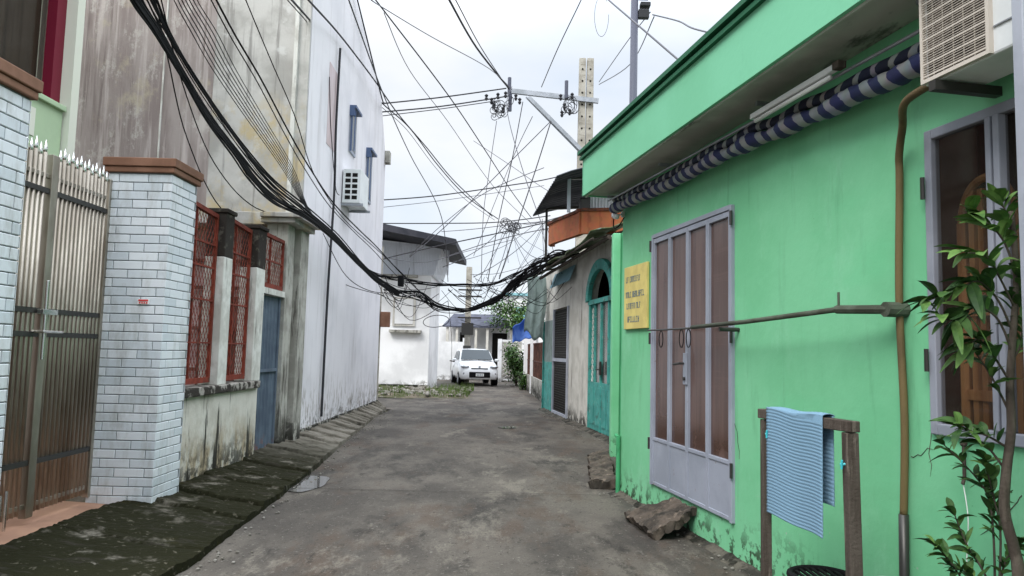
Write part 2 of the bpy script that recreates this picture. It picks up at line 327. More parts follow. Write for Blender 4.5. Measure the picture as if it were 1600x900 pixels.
M['moss_tarp'] = mat('mossy_tarpaulin', (.17, .20, .13), .85, var=(.07, .09, .04), vs=2.5, bump=.4, layers=[dict(col=(.27, .33, .30), scale=4, lo=.55, hi=.65, amt=.7)])
M['greytarp'] = mat('grey_green_tarpaulin', (.22, .28, .26), .7, var=(.15, .19, .18), vs=3, bump=.3)
M['bluetarp'] = mat('blue_tarpaulin', (.035, .10, .38), .55, var=(.10, .20, .50), vs=2.5, bump=.2)
M['leaf'] = mat('leaf', (.045, .10, .025), .55, var=(.02, .05, .015), vs=14, bump=0)
M['leaflight'] = mat('young_leaf', (.11, .20, .05), .55, var=(.055, .12, .03), vs=14, bump=0)
M['bark'] = mat('bark', (.05, .04, .032), .9, var=(.09, .075, .06), vs=(25, 25, 5), bump=.6)
M['grass'] = mat('grass', (.09, .14, .035), .8, var=(.05, .075, .02), vs=6, bump=0)
M['soil'] = mat('rubble_soil', (.12, .10, .075), .95, var=(.06, .065, .03), vs=2.5, bump=.8, bs=15, layers=[dict(col=(.28, .26, .23), scale=8, lo=.58, hi=.66)])
M['stone'] = mat('grey_rubble', (.25, .235, .21), .9, var=(.13, .12, .10), vs=6, bump=.6)
M['ramp'] = mat('worn_ramp_concrete', (0.1008, 0.0813, 0.0650), .9, var=(0.0455, 0.0390, 0.0325), vs=5, bump=.8, bs=30, layers=[dict(col=(0.1950, 0.1560, 0.1235), scale=9, lo=.58, hi=.66, amt=.8), dict(col=MOULD, scale=5, lo=.55, hi=.65, amt=.7)])
M['carwhite'] = gloss('white_car_paint', (.78, .79, .8), .22, 0, spec=.6)
M['carglass'] = gloss('dark_car_glass', (.06, .075, .085), .25, 0, spec=.25)
M['lamp'] = gloss('headlight_glass', (.45, .47, .5), .1, .6)
M['bag'] = gloss('white_plastic', (.8, .8, .78), .4)
M['cyan'] = gloss('cyan_plastic', (.05, .5, .55), .4)
M['redprint'] = gloss('red_print', (.6, .05, .05), .5)
M['puddle'] = gloss('shallow_water', (.09, .085, .08), .03, 0, spec=.6)
M['curtain'] = mat('brown_curtain', (.085, .06, .035), .6, var=(.035, .022, .014), vs=(2, 9, .4), bump=0)
M['mint'] = mat('mint_paint', (.42, .55, .36), .8, var=(.38, .5, .33), vs=2, bump=.1)
M['cream'] = mat('cream_trim', (.68, .70, .60), .7, bump=.1)
GB = lambda a, b, t: a+(b-a)*t
STR = lambda o: props(o, kind='structure')

# ---------------------------------------------------------------- ground, street, footing
STR(MB().add([(-300,-60,-.06),(300,-60,-.06),(300,600,-.06),(-300,600,-.06)], [(0,1,2,3)]).build('ground', M['soil']))
def road_fn(a, b):
    x = GB(-2.9, 3.0, a); y = GB(-3, 22.6, b)
    z = .008*mnoise.noise(Vector((x*.8, y*.8, 0))) + .004*mnoise.noise(Vector((x*5, y*5, 2)))
    return (x-.0*y, y, z)
STR(MB().grid(road_fn, 60, 200).build('road', M['road'], smooth=True))
mb = MB(); mb.add([(-30,22.55,-.004),(30,22.55,-.004),(30,30,-.004),(-30,30,-.004)], [(0,1,2,3)])
mb = MB(); mb.add([(-30,18.6,-.022),(-2.85,18.6,-.022),(-2.85,22.7,-.022),(-30,22.7,-.022)], [(0,1,2,3)])
mb.add([(-2.92,22.5,-.012),(12,22.5,-.012),(12,29,-.012),(-2.92,29,-.012)], [(0,1,2,3)])
mb.add([(-6,28.98,-.02),(12,28.98,-.02),(12,60,-.02),(-6,60,-.02)], [(0,1,2,3)])
STR(mb.build('side_street', M['road']))
# left sloping footing of mossy slabs
EDGE = [(2.0, -2.3), (4.2, -2.22), (4.9, -2.14), (5.25, -2.12), (5.6, -2.15), (8.64, -2.31), (11.9, -2.59), (18.2, -3.02), (18.7, -3.1)]
def edge_x(y):
    for (a, xa), (b, xb) in zip(EDGE, EDGE[1:]):
        if y <= b: return xa+(xb-xa)*max(0, (y-a))/(b-a)
    return EDGE[-1][1]
cuts = [0.0]
while cuts[-1] < 19: cuts.append(cuts[-1]+(random.uniform(.9, 1.4) if cuts[-1] < 5.5 else random.uniform(.5, .85) if cuts[-1] < 10 else random.uniform(.3, .5)))
offs = [random.uniform(-.012, .018) for _ in cuts]; tilts = [random.uniform(.012, .045) for _ in cuts]
def slope_fn(a, b):
    y = GB(2.0, 18.6, b); xe = edge_x(y)+.02*mnoise.noise(Vector((y*2.5, 1, 0)))+.012*mnoise.noise(Vector((y*9, 1, 0)))
    aa = min(a/.93, 1); x = GB(-3.28, xe, aa)
    yk = y+.22*(aa-.5)*(1 if y > 5.5 else .5)+.05*mnoise.noise(Vector((x*3, y*.6, 4)))
    k = max(0, max(i for i, c in enumerate(cuts) if c <= max(yk, 0))); k = min(k, len(cuts)-2)
    t = (yk-cuts[k])/(cuts[k+1]-cuts[k]); w_ = cuts[k+1]-cuts[k]
    e = min(t, 1-t)*w_                       # distance to the nearest joint
    z = GB(.165, .05, aa)+offs[k]+tilts[k]*(.5-t)*(.35 if y < 5.5 else 1)
    z -= .022*max(0, 1-e/.022)
    z += .016*mnoise.noise(Vector((x*4, y*4, 0)))+.010*mnoise.noise(Vector((x*11, y*11, 3)))+.005*mnoise.noise(Vector((x*27, y*27, 3)))
    if a > .95: z = -.02; x += .008
    return (x, y, z)
mb = MB(); mb.grid(slope_fn, 44, 1100)
STR(mb.build('kerb_slope', M['slope']))
# broken edge along the green wall
mb = MB(); mb.grid(lambda a, b: (lambda y: (2.763-.193*y-GB(-.02, .10+.09*mnoise.noise(Vector((y*2.3, 1, 0))), a), y, GB(.05, -.012, a)+.02*mnoise.noise(Vector((y*9, a*3, 4)))))(GB(2, 8.1, b)), 5, 120)
mb.grid(lambda a, b: (lambda y: (3.55-.136*y-GB(-.02, .2+.09*mnoise.noise(Vector((y*1.3, 3, 0))), a), y, GB(.06, -.012, a)+.02*mnoise.noise(Vector((y*7, a*3, 9)))))(GB(11.0, 19.6, b)), 5, 120)
STR(mb.build('wall_footing', M['edge']))
# shallow puddle by the kerb, and a thin one further on
for (cx, cy, rx, ry) in ((-2.2, 8.2, .22, .5), (-.02, 14.6, .16, .22)):
    pts = [(cx+rx*math.cos(t)*(1+.3*mnoise.noise(Vector((math.cos(t)*1.4, math.sin(t)*1.4, cy)))), cy+ry*math.sin(t)*(1+.3*mnoise.noise(Vector((math.sin(t)*1.4, math.cos(t)*1.4, cx)))), .0115) for t in [2*math.pi*k/40 for k in range(40)]]
    STR(MB().add(pts, [tuple(range(40))]).build('puddle', M['puddle']))
# expansion joints
mb = MB()
for y in (7.9, 11.6, 15.4, 19.0):
    mb.grid(lambda a, b, y=y: (GB(-2.9, 3, a), y+GB(-.006, .006, b)+.012*mnoise.noise(Vector((a*30, y, 0))), .0125), 60, 1)
STR(mb.build('road_joint', M['mould']))

# ---------------------------------------------------------------- left: brick gate pillars
def pillar(x0, x1, y0, y1, label):
    t = thing('gate_pillar', label, 'gate pillar', ((x0+x1)/2, (y0+y1)/2, 0), 'white brick gate pillars')
    MB().box(x0, x1, y0, y1, -.05, 3.0).build('mortar_core', M['mortar'], t)
    b = MB(); rh = .078; g = .007; bw = .26; p = .009
    def brick(face, a, bb, z0, z1):
        q = .004
        if face == 'f': o = lambda u_, d, z: (u_, y0-d, z)
        elif face == 's': o = lambda u_, d, z: (x1+d, u_, z)
        elif face == 'b': o = lambda u_, d, z: (u_, y1+d, z)
        else: o = lambda u_, d, z: (x0-d, u_, z)
        v = [o(a,0,z0),o(bb,0,z0),o(bb,0,z1),o(a,0,z1),o(a,p-.003,z0),o(bb,p-.003,z0),o(bb,p-.003,z1),o(a,p-.003,z1),o(a+q,p,z0+q),o(bb-q,p,z0+q),o(bb-q,p,z1-q),o(a+q,p,z1-q)]
        b.add(v, [(0,1,5,4),(1,2,6,5),(2,3,7,6),(3,0,4,7),(4,5,9,8),(5,6,10,9),(6,7,11,10),(7,4,8,11),(8,9,10,11)])
    z = .03; k = 0
    while z < 2.98:
        for face, A, B, sh in (('f', x0, x1, 0), ('s', y0, y1, .13), ('b', x0, x1, 0), ('l', y0, y1, .13)):
            a = A-(bw/2 if (k+(sh > 0)) % 2 else 0)-.04
            while a < B:
                s0, s1 = max(a, A-(p if face in 'fb' else 0)), min(a+bw-g, B+(p if face in 'fb' else 0))
                if s1-s0 > .03: brick(face, s0, s1, z+random.uniform(-.0008, .0008), min(z+rh-g, 2.995))
                a += bw
        z += rh; k += 1
    b.build('brick_facing', M['brick'], t)
    c = MB().box(x0-.035, x1+.035, y0-.035, y1+.035, 3.0, 3.05).box(x0-.05, x1+.05, y0-.05, y1+.05, 3.052, 3.13)
    c.build('cap', M['cap'], t, bev=.008)
    return t
pillar(-3.6, -3.05, 6.45, 6.95, 'tall white brick pillar with brown cap between the steel gate and red mesh fence')
pillar(-3.6, -3.05, 3.95, 4.5, 'white brick pillar cut by the left edge of the photo, left of the steel gate')
t = thing('door_plate', 'small red and white number plate on the white brick pillar', 'number plate', (-3.2, 6.44, 1.85))
MB().box(-3.27, -3.17, 6.428, 6.437, 1.83, 1.875).build('plate', M['bag'], t)
b = MB().box(-3.262, -3.178, 6.424, 6.4275, 1.856, 1.872)
for i, x in enumerate((-3.255, -3.235, -3.215, -3.195)): b.box(x, x+.012, 6.424, 6.4275, 1.835, 1.85)
b.build('print', M['redprint'], t)
# threshold
MB().add([(-3.95,3.6,.12),(-3.24,3.6,.105),(-3.24,6.44,.105),(-3.95,6.44,.14),(-3.95,3.6,0),(-3.24,3.6,0),(-3.24,6.44,0),(-3.95,6.44,0)],
  [(0,1,2,3),(4,7,6,5),(0,4,5,1),(1,5,6,2),(2,6,7,3),(3,7,4,0)]).build('threshold', M['tile'], bev=.006)
props(bpy.data.objects['threshold'], 'terracotta tiled threshold under the stainless steel gate', 'threshold')
# steel gate
g = thing('steel_gate', 'tall stainless steel double gate with spear tips between the white brick pillars', 'gate', (-3.6, 5.5, .15))
for (ya, yb, lab) in ((4.52, 5.62, None), (5.66, 6.43, None)):
    leaf = MB()
    for y in (ya, yb): leaf.box(-3.63, -3.57, y-.022, y+.022, .17, 2.93)
    for z in (.24, 2.74): leaf.box(-3.612, -3.588, ya, yb, z, z+.035)
    lf = leaf.build('gate_leaf', M['steel'], g, bev=.004)
    bars = MB(); tips = MB(); dk = MB(); y = ya+.065; i = 0
    while y < yb-.03:
        tall = 2.90+.03*(i % 2)
        bars.tube([(-3.6, y, .2), (-3.6, y, tall)], .0165, 8)
        tips.tube([(-3.6, y, tall), (-3.6, y, tall+.02), (-3.6, y, tall+.03), (-3.6, y, tall+.10)], [.013, .015, .016, .002], 8)
        y += .056; i += 1
    bars.build('bars', M['steel'], lf, smooth=True); tips.build('spear_tips', M['steelbright'], lf, smooth=True)
    for z in (.56, 1.52, 1.70, 2.62): MB().box(-3.607, -3.581, ya+.023, yb-.023, z, z+.04).build('crossbar', M['steeldark'], lf)
b = MB().tube([(-3.54, 5.60, 1.35), (-3.54, 5.60, 1.95)], .014).tube([(-3.58, 5.52, 1.56), (-3.5, 5.52, 1.56), (-3.5, 5.76, 1.56)], .012).box(-3.57, -3.52, 5.54, 5.72, 1.69, 1.73)
b.build('latch', M['steelbright'], g, bev=.003)
MB().tube([(-3.56, 5.35, .14), (-3.56, 5.35, .42)], .012).tube([(-3.56, 5.29, .13), (-3.56, 5.29, .40)], .01).build('drop_bolt', M['steelbright'], g)

# ---------------------------------------------------------------- left: mint balcony house behind the gate
h = thing('balcony_house', 'house with mint balcony parapet and maroon framed window behind the steel gate', 'house', (-6.5, 6, 0))
MB().box(-9, -5.75, 0, 8.75, 0, 3.0).build('lower_wall', M['indoor'], h)
MB().box(-9, -5.6, 0, 8.95, 3.0, 3.4).box(-9, -5.7, 0, 8.95, 7.4, 9).build('floor_slab', M['cream'], h)
MB().box(-5.75, -5.6, 2, 8.88, 3.4, 4.30).build('balcony_parapet', M['mint'], h)
MB().box(-5.8, -5.55, 2, 8.88, 4.302, 4.37).build('parapet_coping', M['mint'], h, bev=.01)
b = MB()
for y in [6.6+.42*i for i in range(5)]: b.box(-5.6, -5.59, y, y+.09, 3.85, 4.18)
b.build('parapet_slots', M['cream'], h)
MB().box(-5.9, -5.52, 8.9, 9.05, 3.0, 9).box(-9, -5.9, 8.8, 9.05, 0, 9).build('corner_pier', M['cream'], h)
wf = MB().box(-5.78, -5.66, 8.72, 8.9, 4.372, 7.4).box(-5.78, -5.68, 2, 8.72, 6.9, 7.4).build('window_frame', M['maroon'], h)
MB().box(-5.9, -5.86, 2, 8.72, 4.372, 7.0).build('curtain', M['curtain'], h)
MB().box(-5.8, -5.79, 2, 8.72, 4.372, 7.0).build('pane', M['glass'], h)

# ---------------------------------------------------------------- left: low wall, red mesh fence
XF = -3.15
fw = thing('fence_wall', 'mould stained low white wall with black topped posts carrying red mesh panels', 'fence wall', (XF, 8.2, 0))
MB().box(XF-.16, XF, 6.96, 9.28, -.05, .97).build('low_wall', M['lowwall'], fw, bev=.006)
MB().box(XF-.22, XF+.05, 6.97, 9.24, .972, 1.06).build('sill', M['sill'], fw, bev=.012)
for y0, y1, z1 in ((6.97, 7.09, 2.98), (7.96, 8.2, 2.98), (9.0, 9.3, 2.98)):
    q = MB().box(XF-.2, XF+.015, y0, y1, 1.06, 2.45).build('post', M['post'], fw, bev=.008)
    MB().box(XF-.2, XF+.015, y0, y1, 2.452, 2.93).box(XF-.23, XF+.035, y0-.02, y1+.02, 2.932, z1).build('post_top', M['mould'], q, bev=.01)
def mesh_panel(name, ya, yb, z0, z1, x, parent, rails, step=.075, part=True, slope=0):
    fr = MB()
    w_ = .035
    fr.box(x-.015, x+.015, ya, ya+w_, z0, z1+slope).box(x-.015, x+.015, yb-.04, yb, z0, z1).box(x-.02, x+.02, ya+w_, yb-.04, z0, z0+.055)
    fr.bar((x, ya+w_, z1-.02+slope), (x, yb-.03, z1-.02), .05, .045)
    for z in rails: fr.box(x-.012, x+.012, ya+w_, yb-.04, z, z+.018)
    for k in (1, ): fr.box(x-.014, x+.014, ya+(yb-ya)*.36, ya+(yb-ya)*.36+.02, z0+.05, z1-.03)
    o = fr.build(name, M['red'], parent)
    ms = MB(); H = z1-z0; W = yb-ya; sl = 1.7
    for sgn in (1, -1):
        c = -W*sl
        while c < H:
            # line z = c + sl*t (t across)
            t0 = max(0, -c/sl); t1 = min(W, (H-c)/sl)
            if t1-t0 > .02:
                p = (x, ya+t0 if sgn > 0 else yb-t0, z0+c+sl*t0); q = (x, ya+t1 if sgn > 0 else yb-t1, z0+c+sl*t1)
                ms.bar(p, q, .0045, .006)
            c += step*1.7
    ms.build('wire_mesh', M['red'], o)
    return o
p1 = mesh_panel('mesh_panel', 7.1, 7.95, 1.09, 2.90, XF-.08, fw, (1.5, 1.95, 2.3, 2.55), slope=.04)
p2 = mesh_panel('mesh_panel', 8.21, 8.99, 1.09, 2.90, XF-.08, fw, (1.5, 1.95, 2.3, 2.55), slope=.04)
for ya in ():   # dark red return sheet at the far side of each bay
    MB().box(XF-.24, XF-.225, ya-.25, ya+.1, 1.09, 2.85).build('return_sheet', M['red'], p1 if ya < 8 else p2)
sg = thing('side_gate', 'narrow blue grey corrugated gate with red mesh transom beside the stained column', 'gate', (XF, 9.8, 0))
prof = [(9.32+.86*i/60, XF-.08+.014*math.sin(i*1.4)) for i in range(61)]
b = MB(); n = len(prof)
b.add([(x, y, .1) for y, x in prof]+[(x, y, 2.15) for y, x in prof], [(i, i+1, n+i+1, n+i) for i in range(n-1)])
b.build('corrugated_sheet', M['blueDoor'], sg, solid=.004)
MB().box(XF-.11, XF-.05, 9.3, 9.33, .08, 2.16).box(XF-.11, XF-.05, 10.15, 10.2, .08, 2.16).box(XF-.06, XF-.04, 9.33, 10.15, 1.15, 1.19).build('gate_frame', M['blueDoor'], sg)
MB().box(XF-.14, XF+.0, 9.3, 10.2, 2.162, 2.24).build('lintel', M['post'], sg)
mesh_panel('mesh_transom', 9.31, 10.19, 2.25, 2.95, XF-.05, sg, (2.6,))
cl = thing('gate_column', 'grey stained plaster column with moulded ledge beside the blue grey gate', 'column', (XF, 10.7, 0))
MB().box(XF-.3, XF, 10.21, 10.55, -.05, 3.2).box(XF-.3, XF+.05, 10.7, 11.1, -.05, 3.2).box(XF-.3, XF-.08, 10.55, 10.7, 0, 3.2).build('shaft', M['colm'], cl, bev=.01)
MB().box(XF-.36, XF+.12, 10.1, 11.15, 3.202, 3.27).box(XF-.36, XF+.2, 10.05, 11.17, 3.272, 3.34).build('ledge', M['paleplaster'], cl, bev=.01)
MB().box(XF-.3, XF-.06, 10.22, 10.7, 2.6, 3.19).build('mouldy_bracket', M['mould'], cl) if False else None

# ---------------------------------------------------------------- left: tall stained house facing the camera
h = thing('stained_house', 'tall house end wall of brown and pale streaked plaster behind the red mesh fence', 'house', (-5, 11.3, 0))
MB().box(-10, -4.75, 11.2, 11.6, 3.2, 13).build('brown_wall', M['brownwall'], h)
MB().box(-4.748, -3.27, 11.2, 11.24, 3.2, 13).build('pale_wall', M['paleplaster'], h)
MB().box(-3.50, -3.44, 11.15, 11.2, 3.35, 13).box(-5.54, -5.52, 11.18, 11.2, 3.5, 13).build('white_rib', M['post'], h)
MB().box(-8, -3.4, 10.3, 11.2, 3.2, 3.38).build('porch_roof', M['paleplaster'], h, bev=.01)
MB().box(-10, -3.2, 10.9, 11.2, 0, 3.198).build('porch_wall', M['porch'], h)
b = MB()
for z in (1.1, 1.7, 2.3, 2.7): b.box(-6, -3.45, 10.80, 10.835, z, z+.05)
b.build('porch_rails', M['indoor'], h)
MB().box(-4.6, -3.9, 10.84, 10.9, .1, 2.2).build('porch_door', M['indoor'], h)

# ---------------------------------------------------------------- left: white house
def WF(s, o, z):   # s = Y along the wall, o = out into the street
    return (-3.17-.008*s+o, s, z)
h = thing('white_house', 'long lilac white house wall with sloping gable top along the left side', 'house', (-5, 15, 0))
b = MB(); pts = [(11.25, -.05), (18.55, -.05), (18.5, 6.3), (18.35, 6.55), (17.5, 7.66), (14.2, 8.5), (11.25, 9.3)]
n = len(pts); b.add([WF(y, 0, z) for y, z in pts]+[(-9.5, y, z) for y, z in pts], [tuple(range(n)), tuple(reversed(range(n, 2*n)))]+[(i,(i+1)%n,(i+1)%n+n,i+n) for i in range(n)])
b.build('wall', M['whitewall'], h)
b = MB(WF); b.box(11.3, 18.6, 0, .03, .05, .2); b.build('plinth', M['colm'], h)
b = MB(WF); b.box(18.36, 18.62, -.1, .12, 6.2, 6.5); b.build('gutter_end', M['colm'], h)
for (y0, y1, z0, z1, lab) in ((14.2, 14.75, 5.35, 6.25, 'a'), (16.0, 16.6, 4.75, 5.9, 'b')):
    wq = MB(WF).box(y0, y1, 0, .03, z0, z1).build('window', M['doormetal'], h)
    MB(WF).box(y0+.06, y1-.06, .03, .034, z0+.06, z1-.06).build('pane', M['carglass'], wq)
    MB(WF).box(y0-.01, y0+.012, .03, .06, z0, z1-.1).box(y0-.01, y0+.012, .10, .12, z0, z1-.1).box(y0-.04, y1+.02, .0, .13, z1-.04, z1+.01).box(y0-.04, y0, .0, .10, z1-.2, z1-.04).build('shutter', gloss('blue_shutter', (.06, .10, .20), .5), wq)
MB(WF).box(12.45, 13.05, .001, .006, 5.0, 6.45).build('bare_patch', mat('pink_patch', (.52, .42, .42), .9, var=(.60, .52, .54), vs=(4, 4, 1)), h)
pp = MB(WF).tube(crom([(12.95, .05, 6.9), (12.9, .05, 5.4), (12.95, .06, 4.2), (12.85, .05, 2.5), (12.8, .05, .3)]), .022, 8).build('rain_pipe', M['cableg'])
props(pp, 'thin dark pipe running down the lilac white wall', 'pipe')
def air_con(name, label, fr, s0, s1, o0, o1, z0, z1, endgrille):
    t = thing(name, label, 'air conditioner', fr((s0+s1)/2, (o0+o1)/2, z0))
    c = MB(fr).box(s0, s1, o0, o1, z0, z1).build('casing', M['acwhite'], t, bev=.012)
    if endgrille:
        d = MB(fr)
        for i in range(2):
            for j in range(5):
                a = o0+.05+(o1-o0-.08)*i/2; zz = z0+.07+(z1-z0-.12)*j/5
                d.box(s0-.004, s0-.001, a, a+(o1-o0-.08)/2-.03, zz, zz+(z1-z0-.12)/5-.035)
        d.build('slots', M['dark'], t)
    return t
a = air_con('air_conditioner', 'white air conditioner with slotted end high on the lilac white wall', WF, 13.75, 14.55, .02, .36, 4.22, 4.88, True)
for y_ in (13.75, 14.48): MB(WF).box(y_, y_+.03, 0, .42, 4.17, 4.215).build('bracket', M['galv'], a)

# ---------------------------------------------------------------- right: green house
GN = 1.01845
def GF(s, o, z):    # s metres from the far corner towards the camera, o out from the wall
    y = 8.05-s/GN; x = 2.763-.193*y
    return (x-o/GN, y-o*.193/GN, z)
h = thing('green_house', 'single storey bright green house with deep fascia and soffit on the right', 'house', GF(3, -2, 0))
b = MB(GF)
DW = (.92, 2.53, .27, 2.66); WW = (4.53, 5.75, 1.17, 2.63); T = -.05
b.box(0, DW[0], T, 0, -.05, 3.26).box(DW[0], DW[1], T, 0, -.05, DW[2]).box(DW[0], DW[1], T, 0, DW[3], 3.26)
b.box(DW[1], WW[0], T, 0, -.05, 3.26).box(WW[0], WW[1], T, 0, -.05, WW[2]).box(WW[0], WW[1], T, 0, WW[3], 3.26).box(WW[1], 9, T, 0, -.05, 3.26)
b.box(0, .15, -4, T, -.05, 3.26)
b.build('wall', M['green'], h)
MB(GF).box(.16, 9, -2.6, -2.55, 0, 3.2).box(.16, 9, -2.55, T, .0, .04).box(3.9, 3.95, -2.55, T, .04, 3.2).build('inner_wall', M['indoor'], h)
MB(GF).box(-.15, 9, -4, .39, 3.262, 3.40).build('roof_slab', M['soffit'], h)
MB(GF).box(-.17, 9, .391, .42, 3.25, 3.665).box(-.18, -.151, -4, .42, 3.25, 3.665).build('fascia', M['greenfascia'], h)
MB(GF).box(-.15, 9, -4, .39, 3.405, 3.66).build('roof_fill', M['greenfascia'], h)
MB(GF).box(-.22, 9, -4, .45, 3.668, 3.70).box(-.20, 9, -4, .425, 3.702, 3.725).box(-.24, 9, -4, .47, 3.727, 3.765).build('roof_trim', M['greendark'], h)
MB(GF).box(-.16, 9, .375, .392, 3.235, 3.262).build('drip_edge', M['soffit'], h)
# rear wing and pilaster
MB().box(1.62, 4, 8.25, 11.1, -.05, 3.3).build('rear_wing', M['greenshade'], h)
MB().box(1.50, 1.617, 10.92, 11.1, -.05, 3.3).build('pilaster', M['green'], h, bev=.01)
# door: four leaves
d0 = MB(GF).box(DW[0]-.005, DW[0]+.03, -.03, .03, DW[2], DW[3]).box(DW[1]-.03, DW[1]+.005, -.03, .03, DW[2], DW[3]).box(DW[0]+.03, DW[1]-.03, -.03, .03, DW[3]-.035, DW[3]+.005)
door = d0.build('door', M['doormetal'], h, bev=.004)
wl = (DW[1]-DW[0]-.06)/4
for i in range(4):
    a0 = DW[0]+.03+wl*i+.004; a1 = a0+wl-.008; e = MB(GF); f = .024
    e.box(a0, a0+f, -.02, .022, DW[2]+.01, DW[3]-.04).box(a1-f, a1, -.02, .022, DW[2]+.01, DW[3]-.04)
    e.box(a0+f, a1-f, -.02, .022, DW[3]-.085, DW[3]-.04).box(a0+f, a1-f, -.012, .014, DW[2]+.01, .70)
    e.box(a0+f, a1-f, -.02, .022, DW[2]+.01, DW[2]+.04).box(a0+f, a1-f, -.02, .022, .69, .72)
    e.build('door_leaf', M['doormetal'], door, bev=.003)
    MB(GF).box(a0+f, a1-f, -.008, -.002, .72, DW[3]-.085).build('pane', M['pane'], door)
cs = (DW[0]+DW[1])/2
MB(GF).box(cs-.05, cs+.03, .022, .034, 1.25, 1.52).build('lock_plate', M['doormetal'], door, bev=.003)
MB(GF).tube([(cs-.03, .034, 1.43), (cs-.03, .07, 1.43), (cs-.15, .075, 1.42)], .010).tube([(cs-.01, .034, 1.3), (cs-.01, .05, 1.3)], .016).build('handle', M['steeldark'], door)
b = MB(GF)
for s in (DW[0]-.012, DW[1]+.012):
    for z in (.6, 1.6, 2.5): MB(GF).tube([(s, .035, z), (s, .035, z+.11)], .012).build('hinge', M['steeldark'], door)

# window
wf = MB(GF); a, bb, z0, z1 = WW; f = .034
wf.box(a-.012, a+f, -.03, .022, z0-.02, z1+.015).box(a+f, bb, -.03, .022, z1-f, z1+.015).box(a+f, bb, -.03, .022, z0-.02, z0+f)
wf.box(a+.37, a+.40, -.02, .035, z0+f, z1-f).box(a+.412, a+.445, -.02, .035, z0+f, z1-f)
win = wf.build('window', M['winframe'], h, bev=.005)
MB(GF).box(a+f, a+.37, -.01, -.004, z0+f, z1-f).box(a+.445, bb, -.01, -.004, z0+f, z1-f).build('pane', M['glass'], win)
for z in (1.45, 2.3): MB(GF).tube([(a-.005, .04, z), (a-.005, .04, z+.11)], .011).build('hinge', M['steeldark'], win)
# wooden chair seen through the glass
ch = thing('wooden_chair', 'orange brown wooden chair back seen through the window glass', 'chair', GF(5.0, -.45, .04))
b = MB(GF)
arc = [(4.72+.15*math.cos(t), -.14, 2.18+.2*math.sin(t)) for t in [math.pi*k/12 for k in range(13)]]
b.tube(arc, .02, 8)
b.tube([(4.57, -.14, 2.18), (4.58, -.13, .1)], .025).tube([(4.87, -.14, 2.18), (4.86, -.13, .1)], .025)
b.build('back_frame', M['wood'], ch)
b = MB(GF)
for s in (4.62, 4.675, 4.73, 4.79): b.box(s, s+.032, -.15, -.13, 1.1, 2.33)
b.box(4.57, 4.87, -.158, -.122, 1.32, 1.37).box(4.57, 4.87, -.158, -.122, 1.72, 1.76)
b.build('back_slats', M['wood'], ch)
MB(GF).box(4.72, 5.24, -.37, -.14, .42, .48).tube([(4.76, -.33, .04), (4.76, -.33, .42)], .02).tube([(5.2, -.33, .04), (5.2, -.33, .42)], .02).build('seat', M['wood'], ch)
cu = MB(GF).grid(lambda a_, b_: (GB(4.4, 5.9, a_), -.40+.03*math.sin(a_*55), GB(.1, 2.95, b_)), 90, 2).build('curtain', M['curtain'], h)

# sign
sg = thing('wall_sign', 'yellow board with four lines of faded dark lettering beside the green house door', 'sign', GF(.48, .02, 1.76))
MB(GF).box(.15, .81, .005, .03, 1.76, 2.42).build('board', M['yellow'], sg, bev=.004)
b = MB(GF); random.seed(3)
for li, z in enumerate((2.25, 2.09, 1.97, 1.83)):
    s = .78-.06*random.random(); s = .21; endp = (.62, .75, .64, .60)[li]
    while s < endp:
        wd = random.choice((.018, .024, .03)); hh = .062
        if random.random() < .12: s += .03; continue
        k = random.randint(0, 4)
        b.box(s, s+.007, .0305, .033, z, z+hh)
        if k in (0, 1, 3): b.box(s+.007, s+wd, .0305, .033, z+hh-.010, z+hh)
        if k in (1, 2, 4): b.box(s+.007, s+wd, .0305, .033, z, z+.010)
        if k in (0, 2): b.box(s+.007, s+wd-.006, .0305, .033, z+hh*.45, z+hh*.45+.009)
        if k in (2, 3): b.box(s+wd, s+wd+.007, .0305, .033, z, z+hh)
        s += wd+.017
b.build('lettering', M['ink'], sg)
# rolled awning
aw = thing('rolled_awning', 'rolled up blue and white striped awning under the green house eave', 'awning', GF(2.4, .12, 3.05))
dirv = Vector((.193, -1, 0)).normalized()
M['awn'] = stripes('striped_awning_cloth', dirv+Vector((0, 0, .55)), .155, (.018, .026, .10), (.31, .32, .33), .5)
M['awn2'] = stripes('striped_awning_cloth_top', dirv-Vector((0, 0, .7)), .155, (.012, .018, .05), (.34, .36, .37), .66)
pts = [(s, .12+.012*math.sin(s*3.1), 3.085-.030*s-.012*math.sin(s*1.7)+.006*math.sin(s*11)) for s in [.03+5.6*k/150 for k in range(151)]]
MB(GF).tube(pts, [.052+.007*math.sin(k*.42)+.006*math.sin(k*.5)+.004*math.sin(k*1.9) for k in range(151)], 14).build('cloth_roll', M['awn'], aw, smooth=True)
MB(GF).tube([(p[0], p[1]-.02, p[2]+.092+.006*math.sin(p[0]*9)) for p in pts], .036, 10).build('upper_fold', M['awn2'], aw, smooth=True)
MB(GF).tube([(.0, .17, 3.18), (4.8, .17, 3.08)], .010).build('front_bar', M['galv'], aw)
b = MB(GF)
for s in (.05, 1.5, 3.2, 4.7): b.box(s, s+.03, 0, .2, 3.2, 3.225)
b.build('brackets', M['galv'], aw)
# tube light under soffit
tl = thing('tube_light', 'unlit fluorescent tube batten under the green house soffit', 'light fitting', GF(3.6, .2, 3.2))
MB(GF).box(3.2, 4.1, .20, .24, 3.10, 3.135).build('batten', M['acwhite'], tl, bev=.004)
MB(GF).tube([(3.24, .22, 3.08), (4.06, .22, 3.08)], .014, 10).build('tube', M['bag'], tl, smooth=True)
MB(GF).box(4.105, 4.16, .19, .24, 3.10, 3.14).build('choke_box', M['oldwood'], tl)
